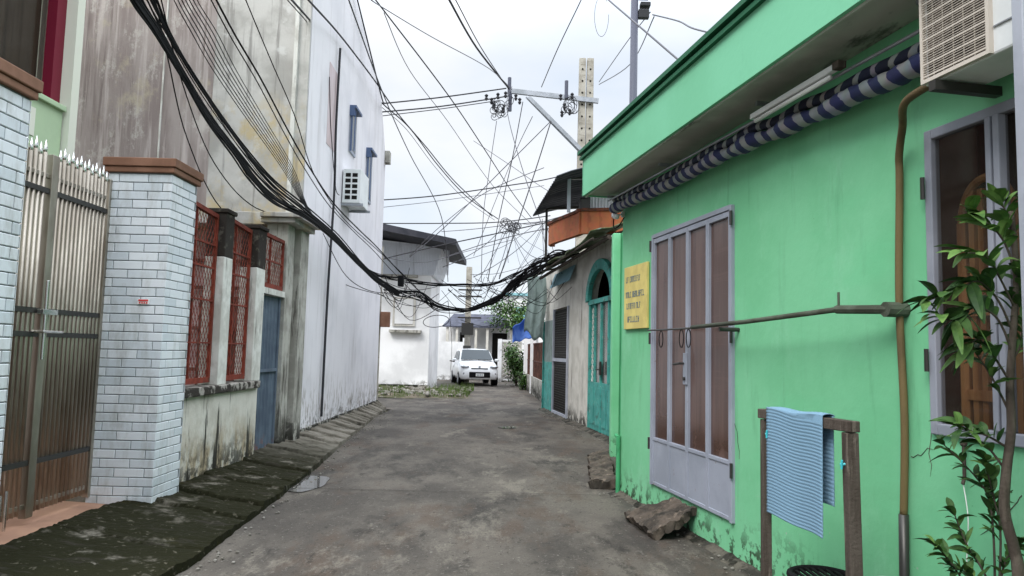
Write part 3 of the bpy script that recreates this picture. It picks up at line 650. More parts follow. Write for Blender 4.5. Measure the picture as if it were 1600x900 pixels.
# small camera at the corner
cc = thing('security_camera', 'small white security camera with black cable at the green house corner', 'camera', GF(.05, .06, 2.95))
MB(GF).box(.02, .06, .0, .03, 3.0, 3.06).tube([(.04, .03, 3.03), (.04, .09, 3.01)], .01).build('mount', M['acwhite'], cc)
MB(GF).tube([(.0, .10, 3.02), (.14, .12, 2.98)], [.034, .03], 12).build('body', M['acwhite'], cc, smooth=True)
MB(GF).tube(crom([(.05, .02, 3.1), (-.03, .08, 3.05), (-.02, .1, 2.9), (.1, .09, 2.88), (.13, .03, 2.98)]), .007, 6).build('cable', M['black'], cc)
# drain pipe at corner
props(MB(GF).tube([(.02, .03, 0.02), (.02, .03, .62)], .024, 10).tube([(.02, .03, .60), (-.06, .03, .62)], .02, 8).build('drain_pipe', M['greenshade']), 'short green drain pipe at the foot of the green house corner', 'pipe')
# conduit
cd = MB(GF).tube(crom([(4.34, .035, .72), (4.36, .035, 1.2), (4.34, .035, 1.8), (4.36, .035, 2.4), (4.38, .05, 2.56), (4.47, .10, 2.68), (4.64, .22, 2.74), (4.85, .24, 2.76)]), .019, 10).build('conduit', M['pipe'], smooth=True)
props(cd, 'ochre conduit bending up the green wall to the air conditioner', 'pipe')
MB(GF).tube([(4.33, .035, -.02), (4.34, .035, .73)], .024, 10).build('lower_sleeve', M['steeldark'], cd, smooth=True)
# hanging rod
rd = thing('hanging_rod', 'dark weathered rod fixed along the green wall across the door', 'rod', GF(3.2, .1, 1.75))
MB(GF).tube([(2.15, .17, 1.725), (3.0, .17, 1.74), (4.02, .16, 1.775)], .016, 8).build('bar', M['rod'], rd, smooth=True)
MB(GF).tube([(4.0, .16, 1.775), (4.34, .10, 1.76)], .024, 8).tube([(4.34, .0, 1.76), (4.34, .12, 1.76)], .04, 10).tube([(4.02, .16, 1.77), (4.02, .16, 1.87)], .007, 6).build('end_bracket', M['rod'], rd)
MB(GF).tube([(2.6, 0, 1.70), (2.6, .16, 1.70)], .016, 8).tube([(.98, .08, 1.73), (1.6, .1, 1.725), (2.2, .17, 1.72)], .009, 6).build('support', M['steeldark'], rd)
b = MB(GF)
for s in (1.42, 1.86, 2.0):
    b.tube([(s+.045*math.cos(t)-.0, .13, 1.64+.075*math.sin(t)) for t in [2*math.pi*k/14 for k in range(15)]], .0045, 5)
b.build('wire_loops', M['black'], rd)
# hook with rag under window
hk = thing('wall_hook', 'rusty hook with a dangling rag below the window on the green wall', 'hook', GF(4.73, .03, .9))
MB(GF).ball((4.73, .03, 1.13), .016).tube([(4.73, .03, 1.13), (4.735, .035, .98), (4.74, .05, .95)], .008, 6).build('hook', M['oldwood'], hk)
MB(GF).tube(crom([(4.73, .04, .96), (4.76, .045, .8), (4.74, .04, .6), (4.75, .04, .45)]), .0025, 5).ball((4.75, .04, .44), .018).build('string', M['bag'], hk)
# ramps
def ramp(pts_top, z, label, thick=.06):
    b = MB()
    def fn(a_, b_):
        p = Vector(pts_top[0]).lerp(Vector(pts_top[1]), a_).lerp(Vector(pts_top[3]).lerp(Vector(pts_top[2]), a_), b_)
        k = .03
        return (p.x+k*mnoise.noise(p*7), p.y+k*mnoise.noise(p*8+Vector((5,0,0))), p.z+.03*mnoise.noise(p*7+Vector((0,9,0)))+.016*mnoise.noise(p*19)+.009*mnoise.noise(p*41))
    b.grid(fn, 44, 44); o = b.build('concrete_ramp', M['ramp'], solid=thick); return props(o, label, 'ramp', 'broken concrete ramps beside the green house')
def gp(s, o_, z): return GF(s, o_, z)
ramp([gp(1.18, .36, .04), gp(1.9, .38, .03), gp(1.9, .0, .22), gp(1.45, .0, .22)], 0, 'rough wedge of broken concrete leaning under the green house door', .07)
ramp([(.93, 8.35, .03), (1.22, 8.3, .05), (1.42, 10.6, .12), (1.12, 10.4, .05)], 0, 'dark concrete ramp slab lying beyond the green house corner', .1)
# air conditioner right
def AF(s, o_, z): return GF(s, o_, z)
ac = thing('air_conditioner', 'large beige and white air conditioner over the window at the top right', 'air conditioner', GF(5.2, .2, 2.73))
MB(GF).box(4.86, 5.66, .06, .30, 2.73, 3.23).build('casing', M['acwhite'], ac, bev=.01)
MB(GF).box(4.89, 5.205, .301, .304, 2.76, 3.2).build('dark_mesh', mat('coil_brown', (.14, .115, .10), .7, var=(.04, .035, .03), vs=9, bump=0), ac)
b = MB(GF)
for i in range(40):
    z = 2.765+i*.0112; wd = .0022 if i % 5 else .007
    b.box(4.87, 5.225, .315, .319, z-wd/2, z+wd/2)
for i in range(7): b.box(4.875+i*.056, 4.879+i*.056, .311, .315, 2.745, 3.22)
b.box(4.862, 4.876, .30, .322, 2.735, 3.225).box(5.22, 5.236, .30, .322, 2.735, 3.225).box(4.876, 5.22, .30, .322, 2.735, 2.752)
b.build('grille', mat('beige_grille', (.55, .50, .44), .5, bump=0), ac)
b = MB(GF)
for z in (2.84, 2.98, 3.12): b.box(5.24, 5.655, .3, .306, z, z+.006)
b.build('panel_ribs', M['galv'], ac)
MB(GF).box(5.26, 5.285, .3005, .303, 3.18, 3.215).build('blue_mark', M['cyan'], ac)
for s_ in (4.93, 5.5): MB(GF).box(s_, s_+.04, 0, .34, 2.68, 2.722).build('bracket', M['steeldark'], ac)
# grey pole near the camera
gpst = thing('grey_post', 'light grey square steel post at the right edge in front of the window', 'post', (1.745, 2.5, 0))
MB().box(1.757, 1.812, 2.475, 2.53, .98, 3.2).build('upper_post', M['polegrey'], gpst, bev=.004)
MB().box(1.753, 1.816, 2.471, 2.534, -.05, .98).build('dark_foot', M['steeldark'], gpst, bev=.004)

# ---------------------------------------------------------------- rack, towel, crate, bag
LA, LB = Vector((1.37, 3.97, 1.2)), Vector((1.535, 3.35, 1.2))
rk = thing('drying_rack', 'grey weathered timber drying rack in front of the green wall', 'rack', (1.46, 3.66, 0))
MB().bar(LA-Vector((0, 0, .03)), (LA.x, LA.y, -.03), .046).build('leg', M['oldwood'], rk, bev=.004)
MB().bar((LB.x, LB.y, 1.172), (LB.x+.02, LB.y, -.03), .056).build('leg', M['oldwood'], rk, bev=.004)
MB().bar(LA-Vector((.01, -.03, .0)), LB+Vector((.010, -.03, 0)), .055, .05).build('beam', M['oldwood'], rk, bev=.004)
dv = (LB-LA).normalized(); nv = Vector((dv.y, -dv.x, 0)).normalized()
if nv.x > 0: nv = -nv
def towel(a_, b_):
    t = GB(.06, .50, a_); p = LA+dv*t
    prof_len = .50+.0; s = b_*.98
    fold = .06*math.sin(a_*3.0)*.3
    rib = .0011*math.sin(s*2*math.pi/.0165)
    if s < .52+.02*(1-a_): off = .034+.015*(.52-s)*math.sin(a_*7)+rib; z = 1.232-(.53+.03*a_-s)
    elif s < .62: th = (s-.52)/.10*math.pi; off = .034*math.cos(th)+rib; z = 1.228+.012*math.sin(th)
    else: off = -.036-rib-.01*math.sin(a_*5); z = 1.228-(s-.62)*1.15
    q = p+nv*off; return (q.x, q.y, z+.004*math.sin(a_*9))
tw = MB().grid(towel, 24, 330).build('towel', M['towel'], smooth=True, solid=.004)
props(tw, 'pale blue ribbed cloth mat draped over the timber rack', 'towel')
for i, (t, lab) in enumerate(((.035, 'cyan plastic tie around the far leg of the timber rack'), (.60, 'cyan plastic tie around the near leg of the timber rack'))):
    p = LA+dv*t if i == 0 else LB-dv*.04
    z = 1.10 if i == 0 else 1.03; b = MB()
    b.tube([(p.x-.035, p.y-.035, z), (p.x+.0, p.y-.045, z+.004), (p.x+.04, p.y-.03, z)], .006, 6).tube([(p.x-.03, p.y-.04, z-.02), (p.x-.03, p.y-.045, z+.02)], .005, 6)
    props(b.build('plastic_tie', M['cyan']), lab, 'tie', 'cyan ties on the drying rack')
st = thing('plastic_stool', 'black plastic stool standing under the timber rack', 'stool', (1.5, 3.6, 0))
b = MB(); cx, cy = 1.52, 3.62
ring = [(cx+.15*math.cos(t), cy+.15*math.sin(t), .46) for t in [2*math.pi*k/24 for k in range(25)]]
b.tube(ring, .016, 8)
for k in range(-4, 5): b.bar((cx+k*.032, cy-.14*math.cos(k*.3), .462), (cx+k*.032, cy+.14*math.cos(k*.3), .462), .014, .01)
b.build('seat', M['black'], st)
for k in range(4):
    an = math.pi/4+k*math.pi/2
    MB().tube([(cx+.14*math.cos(an), cy+.14*math.sin(an), .45), (cx+.18*math.cos(an), cy+.18*math.sin(an), 0)], [.022, .016], 8).build('leg', M['black'], st)
b = MB(); b.grid(lambda a_, b_: (1.86+(.05+.045*math.sin(b_*3.1))*math.cos(a_*6.2832)*(1+.2*mnoise.noise(Vector((math.cos(a_*6.28)*2, math.sin(a_*6.28)*2, b_*4)))), 3.68+(.05+.045*math.sin(b_*3.1))*math.sin(a_*6.2832), .44*b_), 24, 12)
props(b.build('plastic_bag', M['bag'], smooth=True, solid=.003), 'crumpled white plastic bag at the foot of the green wall', 'bag')

# ---------------------------------------------------------------- plants
def leaf(b, base, d, L, wd, droop=.3, fold=.25):
    d = Vector(d).normalized(); up = Vector((0, 0, 1)); a = d.cross(up)
    if a.length < .1: a = Vector((1, 0, 0))
    a.normalize(); n = a.cross(d).normalized(); N_ = 6; vs = []
    tw_ = random.uniform(-.6, .6); a2 = a*math.cos(tw_)+n*math.sin(tw_); n2 = n*math.cos(tw_)-a*math.sin(tw_)
    for i in range(N_+1):
        t = i/N_; c = Vector(base)+d*L*t-up*L*droop*t*t
        ww = wd*math.sin(math.pi*min(1, t*.93+.04))**.8*(1-.25*t)*.5
        vs += [c-a2*ww+n2*ww*fold, c, c+a2*ww+n2*ww*fold]
    b.add(vs, [f for i in range(N_) for f in ((3*i, 3*i+1, 3*i+4, 3*i+3), (3*i+1, 3*i+2, 3*i+5, 3*i+4))])
random.seed(21)
tr = thing('leafy_sapling', 'thin sapling with long pointed leaves in front of the window', 'tree', (1.86, 2.9, 0))
def pa(u, v, Y): return at(u, v, Y)
trunk = [pa(1592, 905, 2.72), pa(1585, 860, 2.74), pa(1570, 800, 2.76), pa(1572, 740, 2.76), pa(1580, 670, 2.78), pa(1578, 600, 2.8), pa(1583, 520, 2.8), pa(1588, 430, 2.8), pa(1580, 330, 2.8)]
trunk = [Vector((trunk[0].x, trunk[0].y, 0)), Vector((trunk[0].x, trunk[0].y, .35))]+trunk
TR = crom(trunk, 6)
MB().tube(TR, [GB(.024, .010, i/(len(TR)-1)) for i in range(len(TR))], 8).build('trunk', M['bark'], tr, smooth=True)
br = MB(); lv = MB(); ll = MB()
def branch(pts, Y, dY, nl, L, light=False, r=.005):
    P = [pa(u, v, Y+dY*i/(len(pts)-1)) for i, (u, v) in enumerate(pts)]; C = crom(P, 6); br.tube(C, [r*(1-.6*i/len(C)) for i in range(len(C))], 6)
    nl = int(nl*1.7)
    for k in range(nl):
        i = int(len(C)*(.3+.7*k/max(1, nl-1))) if nl > 1 else len(C)-1; i = min(i, len(C)-1)
        t = (C[i]-C[max(0, i-2)]).normalized(); sd = Vector((random.uniform(-1, 1), random.uniform(-1, 1), random.uniform(-.3, .5)))
        d = t*.8+sd.normalized()*.8; d.y *= .8
        L2 = L*(.92 if Y < 2.9 else .95)*random.uniform(.7, 1.2); leaf(ll if (light or random.random() < .25) else lv, C[i], d, L2, L2*.40*random.uniform(.8, 1.1), random.uniform(.15, .6))
branch([(1583, 520), (1560, 470), (1530, 440), (1500, 450), (1450, 470)], 2.8, -.1, 16, .13)
branch([(1585, 480), (1560, 430), (1540, 400), (1510, 395)], 2.8, -.15, 12, .14, True)
branch([(1588, 430), (1570, 380), (1545, 350), (1515, 335)], 2.8, -.05, 12, .14, True)
branch([(1588, 430), (1575, 340), (1560, 315)], 2.8, .05, 10, .13, True)
branch([(1585, 560), (1560, 500), (1525, 480), (1490, 500), (1465, 490)], 2.8, -.1, 16, .12)
branch([(1580, 600), (1555, 560), (1530, 530), (1510, 545)], 2.8, -.05, 12, .12)
branch([(1580, 650), (1550, 590), (1520, 545)], 2.8, 0, 10, .11)
branch([(1575, 700), (1540, 680), (1500, 670)], 2.78, 0, 10, .12)
branch([(1575, 740), (1545, 700), (1530, 690), (1505, 662)], 2.78, 0, 7, .11)
branch([(1583, 520), (1592, 460), (1596, 420)], 2.8, 0, 14, .13)
branch([(1583, 560), (1594, 540), (1598, 500)], 2.8, 0, 12, .12)
br.build('branches', M['bark'], tr); lv.build('leaves', M['leaf'], tr); ll.build('young_leaves', M['leaflight'], tr)
sp = thing('leafy_shrub', 'low dark leaved shrub below the sapling at the foot of the green wall', 'shrub', (1.8, 2.95, 0))
br = MB(); lv = MB(); ll = MB()
branch([(1555, 960), (1553, 850), (1545, 780), (1520, 740), (1470, 690)], 2.95, .05, 16, .10)
branch([(1553, 930), (1535, 890), (1510, 850), (1490, 800)], 2.95, .05, 16, .09)
branch([(1560, 940), (1563, 830), (1548, 760), (1540, 720)], 2.95, 0, 22, .10)
branch([(1535, 950), (1500, 900), (1478, 870), (1460, 850)], 2.95, 0, 16, .09)
branch([(1560, 930), (1570, 880), (1590, 850)], 2.95, 0, 14, .09)
branch([(1540, 960), (1520, 905), (1500, 890)], 2.95, 0, 14, .09)
pz = at(1555, 955, 2.95); br.tube([pz, (pz.x, pz.y, 0)], .008, 6)
br.build('stems', M['bark'], sp); lv.build('leaves', M['leaf'], sp); ll.build('young_leaves', M['leaflight'], sp)

# ---------------------------------------------------------------- right: old teal door house
BN = 1.0092
def BF(s, o_, z):
    y = 19.5-s/BN; x = 3.55-.136*y
    return (x-o_/BN, y-o_*.136/BN, z)
h = thing('teal_door_house', 'old off white house with teal arched door and orange parapet past the green house', 'house', BF(4, -2, 0))
b = MB(BF)
b.box(0, 1.28, -.15, 0, 2.3, 3.5).box(1.28, 3.0, -.15, 0, 2.55, 3.5).box(3.0, 4.93, -.15, 0, -.05, 3.5).box(6.82, 8.2, -.15, 0, -.05, 3.5)
N_ = 16; arc = [(5.875-.945*math.cos(math.pi*k/N_), 2.5+.67*math.sin(math.pi*k/N_)) for k in range(N_+1)]
b.slab([(4.93, 3.5)]+arc+[(6.82, 3.5)], -.15, 0)
b.box(0, 8.2, -4, -3.9, -.05, 3.5).box(0, .1, -3.9, -.15, -.05, 3.5).box(0, 8.2, -4, 0, 3.502, 3.6)
b.build('wall', M['greywall'], h)
MB(BF).box(.1, 8.2, -.6, -.55, 0, 3.5).build('inner_wall', M['dark'], h)  # near-black sheet close behind the doors; their inner shade is its colour
# arched door
ao = [(5.875-1.0*math.cos(math.pi*k/N_), 2.5+.76*math.sin(math.pi*k/N_)) for k in range(N_+1)]
ai = [(5.875-.82*math.cos(math.pi*k/N_), 2.52+.55*math.sin(math.pi*k/N_)) for k in range(N_+1)]
dr = MB(BF)
for k in range(N_):
    dr.slab([ao[k], ao[k+1], ai[k+1], ai[k]], .001, .09)
dr.box(4.93, 5.03, -.04, .03, .05, 2.5).box(6.72, 6.82, -.04, .03, .05, 2.5).box(4.93, 6.82, -.04, .05, 2.44, 2.53)
dr.box(5.84, 5.91, -.03, .03, .05, 2.44).box(5.03, 6.72, -.03, .01, .05, .95).box(5.36, 5.42, -.03, .02, .95, 2.44).box(6.33, 6.39, -.03, .02, .95, 2.44)
for s in (5.03, 5.5, 5.92, 6.35): dr.box(s+.03, s+.34, .01, .022, .15, .85)
door = dr.build('arched_door', M['teal'], h, bev=.006)
MB(BF).box(5.42, 5.84, -.02, -.01, .95, 2.44).box(5.91, 6.33, -.02, -.01, .95, 2.44).build('pane', gloss('dusty_glass', (.10, .095, .09), .15), door)
fg = MB(BF)
for z in [1.0+.11*i for i in range(13)]:
    for s in (5.06, 6.42):
        fg.tube([(s+.13+.05*math.cos(t), .0, z+.05*math.sin(t)) for t in [2*math.pi*k/8 for k in range(9)]], .008, 4)
fg.build('scrollwork', M['post'], door)
MB(BF).box(5.03, 5.36, -.028, -.018, .95, 2.44).box(6.39, 6.72, -.028, -.018, .95, 2.44).build('side_panel', M['teal'], door)
MB(BF).box(5.93, 5.99, .03, .07, 1.1, 1.35).tube([(5.96, .07, 1.2), (5.85, .1, 1.2)], .012).build('lock', M['steeldark'], door)
# grille door
gd = MB(BF).box(1.28, 1.34, -.03, .04, .0, 2.55).box(2.93, 3.0, -.03, .04, 0, 2.55).box(1.34, 2.93, -.03, .04, 1.28, 1.36).box(1.34, 2.93, -.03, .04, 0, .1).build('grille_door', M['polegrey'], h)
ms = MB(BF)
for k in range(34): ms.box(1.36+k*.047, 1.366+k*.047, -.01, .0, .1, 2.5)
for k in range(42): ms.box(1.34, 2.93, -.002, .003, .12+k*.056, .126+k*.056)
ms.build('bars', M['steeldark'], gd)
MB(BF).box(0, .04, -.03, .05, 0, 2.3).box(.04, 1.27, -.01, .01, 0, 1.25).build('teal_sheet', M['teal'], h)
MB(BF).box(.04, 1.27, -.01, .01, 1.252, 2.3).build('dark_sheet', M['greytarp'], h)
# blue corrugated sheet over the grille door
ps = [(1.5+2.2*k/50, .02+.015*math.sin(k*1.5)) for k in range(51)]
MB(BF).add([(s, o_+.15, 3.05) for s, o_ in ps]+[(s, o_+.02, 3.4) for s, o_ in ps], [(i, i+1, 52+i, 51+i) for i in range(50)]).build('blue_sheet', mat('faded_blue_sheet', (.22, .38, .44), .6), h, solid=.004)
# awning
av = thing('tarp_awning', 'sagging mossy tarpaulin awning over the teal arched door', 'awning', BF(4.5, .5, 3.4))
MB(BF).grid(lambda a_, b_: (GB(1.6, 7.6, a_), GB(.0, .62+.05*math.sin(a_*20), b_), GB(3.66, 3.46, b_)+.05*mnoise.noise(Vector((a_*7, b_*3, 0)))-.05*math.sin(a_*12)*b_-.16*(1-a_)*b_), 60, 8).build('tarpaulin', M['moss_tarp'], av, solid=.02, smooth=True)
b = MB(BF)
for s in (1.8, 3.2, 4.6, 6.0, 7.4): b.bar((s, 0, 3.56), (s, .6, 3.36), .03)
b.tube([(1.6, .6, 3.3), (7.5, .6, 3.38)], .02)
b.tube([(1.7, .45, 3.27), (7.6, .35, 3.4)], .035)
b.build('frame', M['oldwood'], av)
MB().box(.99, 1.05, 13.9, 14.0, 3.36, 3.46).build('lamp_globe', M['bag'], av, bev=.02) if False else None
# orange parapet balcony
def wallpoly(P, z0, z1, th=.1):
    b = MB()
    for p, q in zip(P, P[1:]):
        p = Vector((*p, 0)); q = Vector((*q, 0)); b.bar((p.x, p.y, (z0+z1)/2), (q.x, q.y, (z0+z1)/2), th, z1-z0)
    return b
PP = [(.80, 14.75), (.75, 14.55), (.84, 14.2), (1.18, 13.25), (1.22, 13.05), (2.6, 12.75)]
wallpoly(PP, 3.62, 4.02).build('orange_parapet', M['orange'], h)
wallpoly(PP, 4.022, 4.075, .16).build('parapet_coping', mat('dark_orange_coping', (.16, .05, .03), .8, var=(.05, .03, .02), vs=5), h)
ps = [(1.42+.9*k/60, 13.5+.012*math.sin(k*1.6)) for k in range(61)]
MB().add([(x, y, 4.08) for x, y in ps]+[(x, y, 4.55) for x, y in ps], [(i, i+1, 62+i, 61+i) for i in range(60)]).build('corrugated_screen', M['greysheet'], h, solid=.004)
MB().box(1.22, 1.40, 13.4, 13.7, 3.9, 4.35).build('water_tank', M['steeldark'], h, bev=.02)
cn_ = thing('balcony_canopy', 'black corrugated canopy on thin posts above the orange parapet', 'canopy', (1.3, 14, 3.6))
b = MB(); K = 90
va = []
for k in range(K+1):
    t = k/K; yy = GB(12.3, 16.0, t); z = 4.68+.02*math.sin(k*1.3)
    for a_ in range(9):
        s = a_/8; va.append((GB(GB(.72, .42, t), 2.7, s), yy, z+.12*s-.10*(1-s)**4*2))
b.add(va, [(k*9+a_, (k+1)*9+a_, (k+1)*9+a_+1, k*9+a_+1) for k in range(K) for a_ in range(8)])
b.build('sheet', M['darkroof'], cn_, solid=.008)
MB().bar((.98, 13.0, 4.0), (.98, 13.0, 4.72), .06).build('post', M['polegrey'], cn_)
MB().bar((.70, 15.5, 3.5), (.70, 15.5, 4.7), .05).build('post', M['steeldark'], cn_)
MB().bar((.62, 15.6, 4.56), (2.2, 15.6, 4.66), .06).bar((.75, 13.0, 4.6), (2.2, 13.0, 4.7), .05).build('rafter', M['steeldark'], cn_)
# hanging grey tarpaulin
gt = MB().grid(lambda a_, b_: (GB(.38, .86, a_)+.04*math.sin(b_*5), GB(19.2, 18.8, a_)+.05*math.sin(a_*14), GB(3.45, 1.75+.25*(1-a_)+.08*math.sin(a_*9), b_)), 30, 16).build('hanging_tarp', M['greytarp'], smooth=True, solid=.006)
props(gt, 'crumpled grey green tarpaulin hanging at the far end of the old house', 'tarpaulin')

# ---------------------------------------------------------------- far end: white building, plot
h = thing('white_warehouse', 'white two level building with grey upper sheeting and dark overhanging roof at the street end', 'building', (-5, 30, 0))
MB().box(-12, -3.1, 28, 31.6, -.05, 4.3).build('wall', M['farwhite'], h)
b = MB(); b.add([(-12, 27.95, 4.3), (-3.0, 27.95, 4.3), (-2.7, 27.95, 5.4), (-12, 27.95, 6.3), (-12, 31.7, 4.3), (-3.0, 31.7, 4.3), (-2.7, 31.7, 5.4), (-12, 31.7, 6.3)], [(0,1,2,3),(4,7,6,5),(0,4,5,1),(1,5,6,2),(2,6,7,3),(3,7,4,0)])
b.build('upper_sheeting', M['greysheet'], h)
b = MB()
for k in range(60): b.box(-6.0+k*.06, -5.975+k*.06, 27.92, 27.949, 4.32, 5.5)
b.build('sheeting_ribs', M['greysheet'], h)
b = MB(); b.add([(-12, 25.9, 7.0), (-2.03, 25.9, 5.20), (-2.03, 32.2, 5.20), (-12, 32.2, 7.0), (-12, 25.9, 7.3), (-2.03, 25.9, 5.42), (-2.03, 32.2, 5.42), (-12, 32.2, 7.3)], [(0,1,2,3),(4,7,6,5),(0,4,5,1),(1,5,6,2),(2,6,7,3),(3,7,4,0)])
b.build('roof', M['darkroof'], h)
wq = MB().box(-4.5, -3.65, 27.93, 28, 2.35, 3.45).build('blind_window', M['greywall'], h)
MB().box(-4.42, -3.73, 27.9, 27.93, 2.43, 3.37).build('panel', M['farwhite'], wq)
MB().box(-5.3, -3.6, 27.8, 28, 4.2, 4.3).build('ledge', M['colm'], h); MB().box(-4.6, -3.4, 27.75, 28, 2.1, 2.2).build('ledge', M['colm'], h)
MB().box(-5.0, -3.12, 27.96, 28, 0, .15).build('plinth', M['colm'], h)
pb = thing('meter_pole', 'thin grey pole with meter boxes at the end of the lilac white wall', 'pole', (-3.55, 19.3, 0))
MB().tube([(-3.50, 19.5, 0), (-3.50, 19.5, 4.2)], .05, 10).build('shaft', M['concrete'], pb)
MB().box(-3.62, -3.47, 19.3, 19.45, 2.0, 2.6).build('meter_box', M['steeldark'], pb, bev=.01)
MB().box(-3.45, -3.2, 19.35, 19.5, 2.05, 2.45).build('beige_box', M['cap'], pb, bev=.01)
# rubble plot
STR(MB().grid(lambda a_, b_: (GB(-9, -1.0-.9*b_, a_), GB(22.9, 27.9, b_), .06+.06*mnoise.noise(Vector((a_*9, b_*6, 0)))-(.08 if a_ > .96 or b_ < .05 else 0)), 50, 24).build('rubble_plot', M['soil'], smooth=True))
random.seed(11); b = MB()
for _ in range(2600):
    x = random.uniform(-6, -1.3); y = random.uniform(23, 27.8)
    if mnoise.noise(Vector((x*1.1, y*.8, 5))) < -.02 and x < -2.6: continue
    hgt = random.uniform(.05, .2)*(1.6 if x > -2.8 and y > 25.5 else 1); an = random.uniform(0, 6.28)
    dx, dy = .012*math.cos(an), .012*math.sin(an); lx, ly = random.uniform(-.06, .06), random.uniform(-.06, .06)
    b.add([(x-dx, y-dy, .03), (x+dx, y+dy, .03), (x+lx, y+ly, .05+hgt)], [(0,1,2)])
props(b.build('grass', M['grass']), 'tufts of green weeds on the rubble plot before the white building', 'grass', kind='stuff')
b = MB()
for _ in range(160):
    x = random.uniform(-5.6, -1.4); y = random.uniform(23.1, 27.6); r = random.uniform(.03, .12)
    b.ball((x, y, .06+r*.3), (r, r*random.uniform(.6, 1), r*random.uniform(.4, .7)), 5, 4)
props(b.build('rubble', M['stone']), 'scattered grey rubble lumps on the weedy plot', 'rubble', kind='stuff')

# ---------------------------------------------------------------- car
def build_car():
    W0 = Vector((-1.28, 31.4, 0)); yaw = R(11)
    rot = Matrix.Rotation(yaw, 3, 'Z')
    def CF(x, y, z): return W0+rot@Vector((x, y, z))     # x across, y back from the front bumper
    t = thing('parked_car', 'small white hatchback facing the camera at the end of the street', 'car', W0)
    # body loft: stations along y with (halfwidth, zlow, zbelt)
    st_ = [(0, .66, .30, .60), (.06, .76, .27, .72), (.2, .82, .26, .84), (.5, .84, .26, .93), (.95, .84, .26, 1.02), (1.4, .84, .26, 1.05), (2.2, .84, .26, 1.07), (3.0, .84, .26, 1.08), (3.45, .82, .28, 1.05), (3.6, .74, .35, .98)]
    ring = lambda hw, zl, zb: [(-hw*.92, zl), (-hw, zl+.12), (-hw, zl+(zb-zl)*.6), (-hw*.94, zb-.05), (-hw*.82, zb), (0, zb+.035), (hw*.82, zb), (hw*.94, zb-.05), (hw, zl+(zb-zl)*.6), (hw, zl+.12), (hw*.92, zl)]
    b = MB(CF); vs = []; n = 11
    for y, hw, zl, zb in st_: vs += [(x, y, z) for x, z in ring(hw, zl, zb)]
    fs = [(i*n+k, i*n+(k+1)%n, (i+1)*n+(k+1)%n, (i+1)*n+k) for i in range(len(st_)-1) for k in range(n)]
    fs += [tuple(range(n)), tuple((len(st_)-1)*n+k for k in reversed(range(n)))]
    b.add(vs, fs); body = b.build('body', M['carwhite'], t, smooth=True, bev=0)
    # cabin
    cs_ = [(.95, .76, .76, 1.0, 1.05), (1.55, .76, .66, 1.0, 1.48), (2.0, .76, .64, 1.0, 1.55), (2.9, .76, .63, 1.0, 1.53), (3.5, .74, .60, 1.0, 1.36), (3.58, .72, .66, .98, 1.06)]
    b = MB(CF); vs = []
    for y, wb, wt, z0, z1 in cs_: vs += [(-wb, y, z0), (-wt, y, z1-.05), (-wt*.85, y, z1), (0, y, z1+.02), (wt*.85, y, z1), (wt, y, z1-.05), (wb, y, z0)]
    fs = [(i*7+k, i*7+k+1, (i+1)*7+k+1, (i+1)*7+k) for i in range(len(cs_)-1) for k in range(6)]
    b.add(vs, fs); b.build('roof', M['carwhite'], t, smooth=False)
    b = MB(CF); b.add([(-.70, .96, 1.10), (.70, .96, 1.10), (.585, 1.48, 1.52), (-.585, 1.48, 1.52)], [(0,1,2,3)]); b.build('windscreen', M['carglass'], t, solid=.01)
    for sx in (-1, 1):
        b = MB(CF); b.add([(sx*.775, 1.25, 1.08), (sx*.775, 2.1, 1.08), (sx*.672, 2.05, 1.45), (sx*.685, 1.65, 1.42)], [(0,1,2,3)])
        b.add([(sx*.775, 2.16, 1.08), (sx*.775, 2.95, 1.08), (sx*.665, 2.85, 1.43), (sx*.67, 2.1, 1.45)], [(0,1,2,3)]); b.build('side_window', M['carglass'], t, solid=.01)
        MB(CF).ball((sx*.94, 1.3, 1.07), (.10, .06, .065), 10, 7).build('mirror', M['carwhite'], t, smooth=True)
        MB(CF).ball((sx*.62, .13, .80), (.19, .14, .075), 12, 8).build('headlight', M['lamp'], t, smooth=True)
        fl = MB(CF).ball((sx*.64, .05, .50), (.085, .05, .08), 10, 8).build('fog_light', M['lamp'], t, smooth=True)
    MB(CF).box(-.45, .45, -.03, .03, .34, .58).build('lower_grille', M['black'], t, bev=.03)
    MB(CF).box(-.36, .36, .02, .10, .70, .745).build('upper_grille', M['black'], t, bev=.012)
    MB(CF).ball((0, .05, .80), (.06, .03, .028), 10, 6).build('emblem', M['steeldark'], t, smooth=True)
    pl = MB(CF).box(-.17, .17, -.05, -.034, .40, .52).build('number_plate', M['bag'], t)
    b = MB(CF)
    for i in range(4): b.box(-.13+i*.07, -.095+i*.07, -.053, -.0505, .465, .50); b.box(-.13+i*.07, -.09+i*.07, -.053, -.0505, .415, .45)
    b.build('digits', M['ink'], pl)
    for sx in (-1, 1):
        for y in (.62, 2.95):
            wq = MB(CF).tube([(sx*.62, y, .285), (sx*.85, y, .285)], .29, 20).build('wheel', M['black'], t)
            MB(CF).tube([(sx*.845, y, .285), (sx*.86, y, .285)], .18, 12).build('rim', M['galv'], wq)
    b = MB(CF)
    b.tube([(-.5, .96, 1.09), (-.05, 1.03, 1.13)], .012, 5).tube([(.05, .96, 1.09), (.5, 1.03, 1.13)], .012, 5).build('wipers', M['black'], t)
build_car()

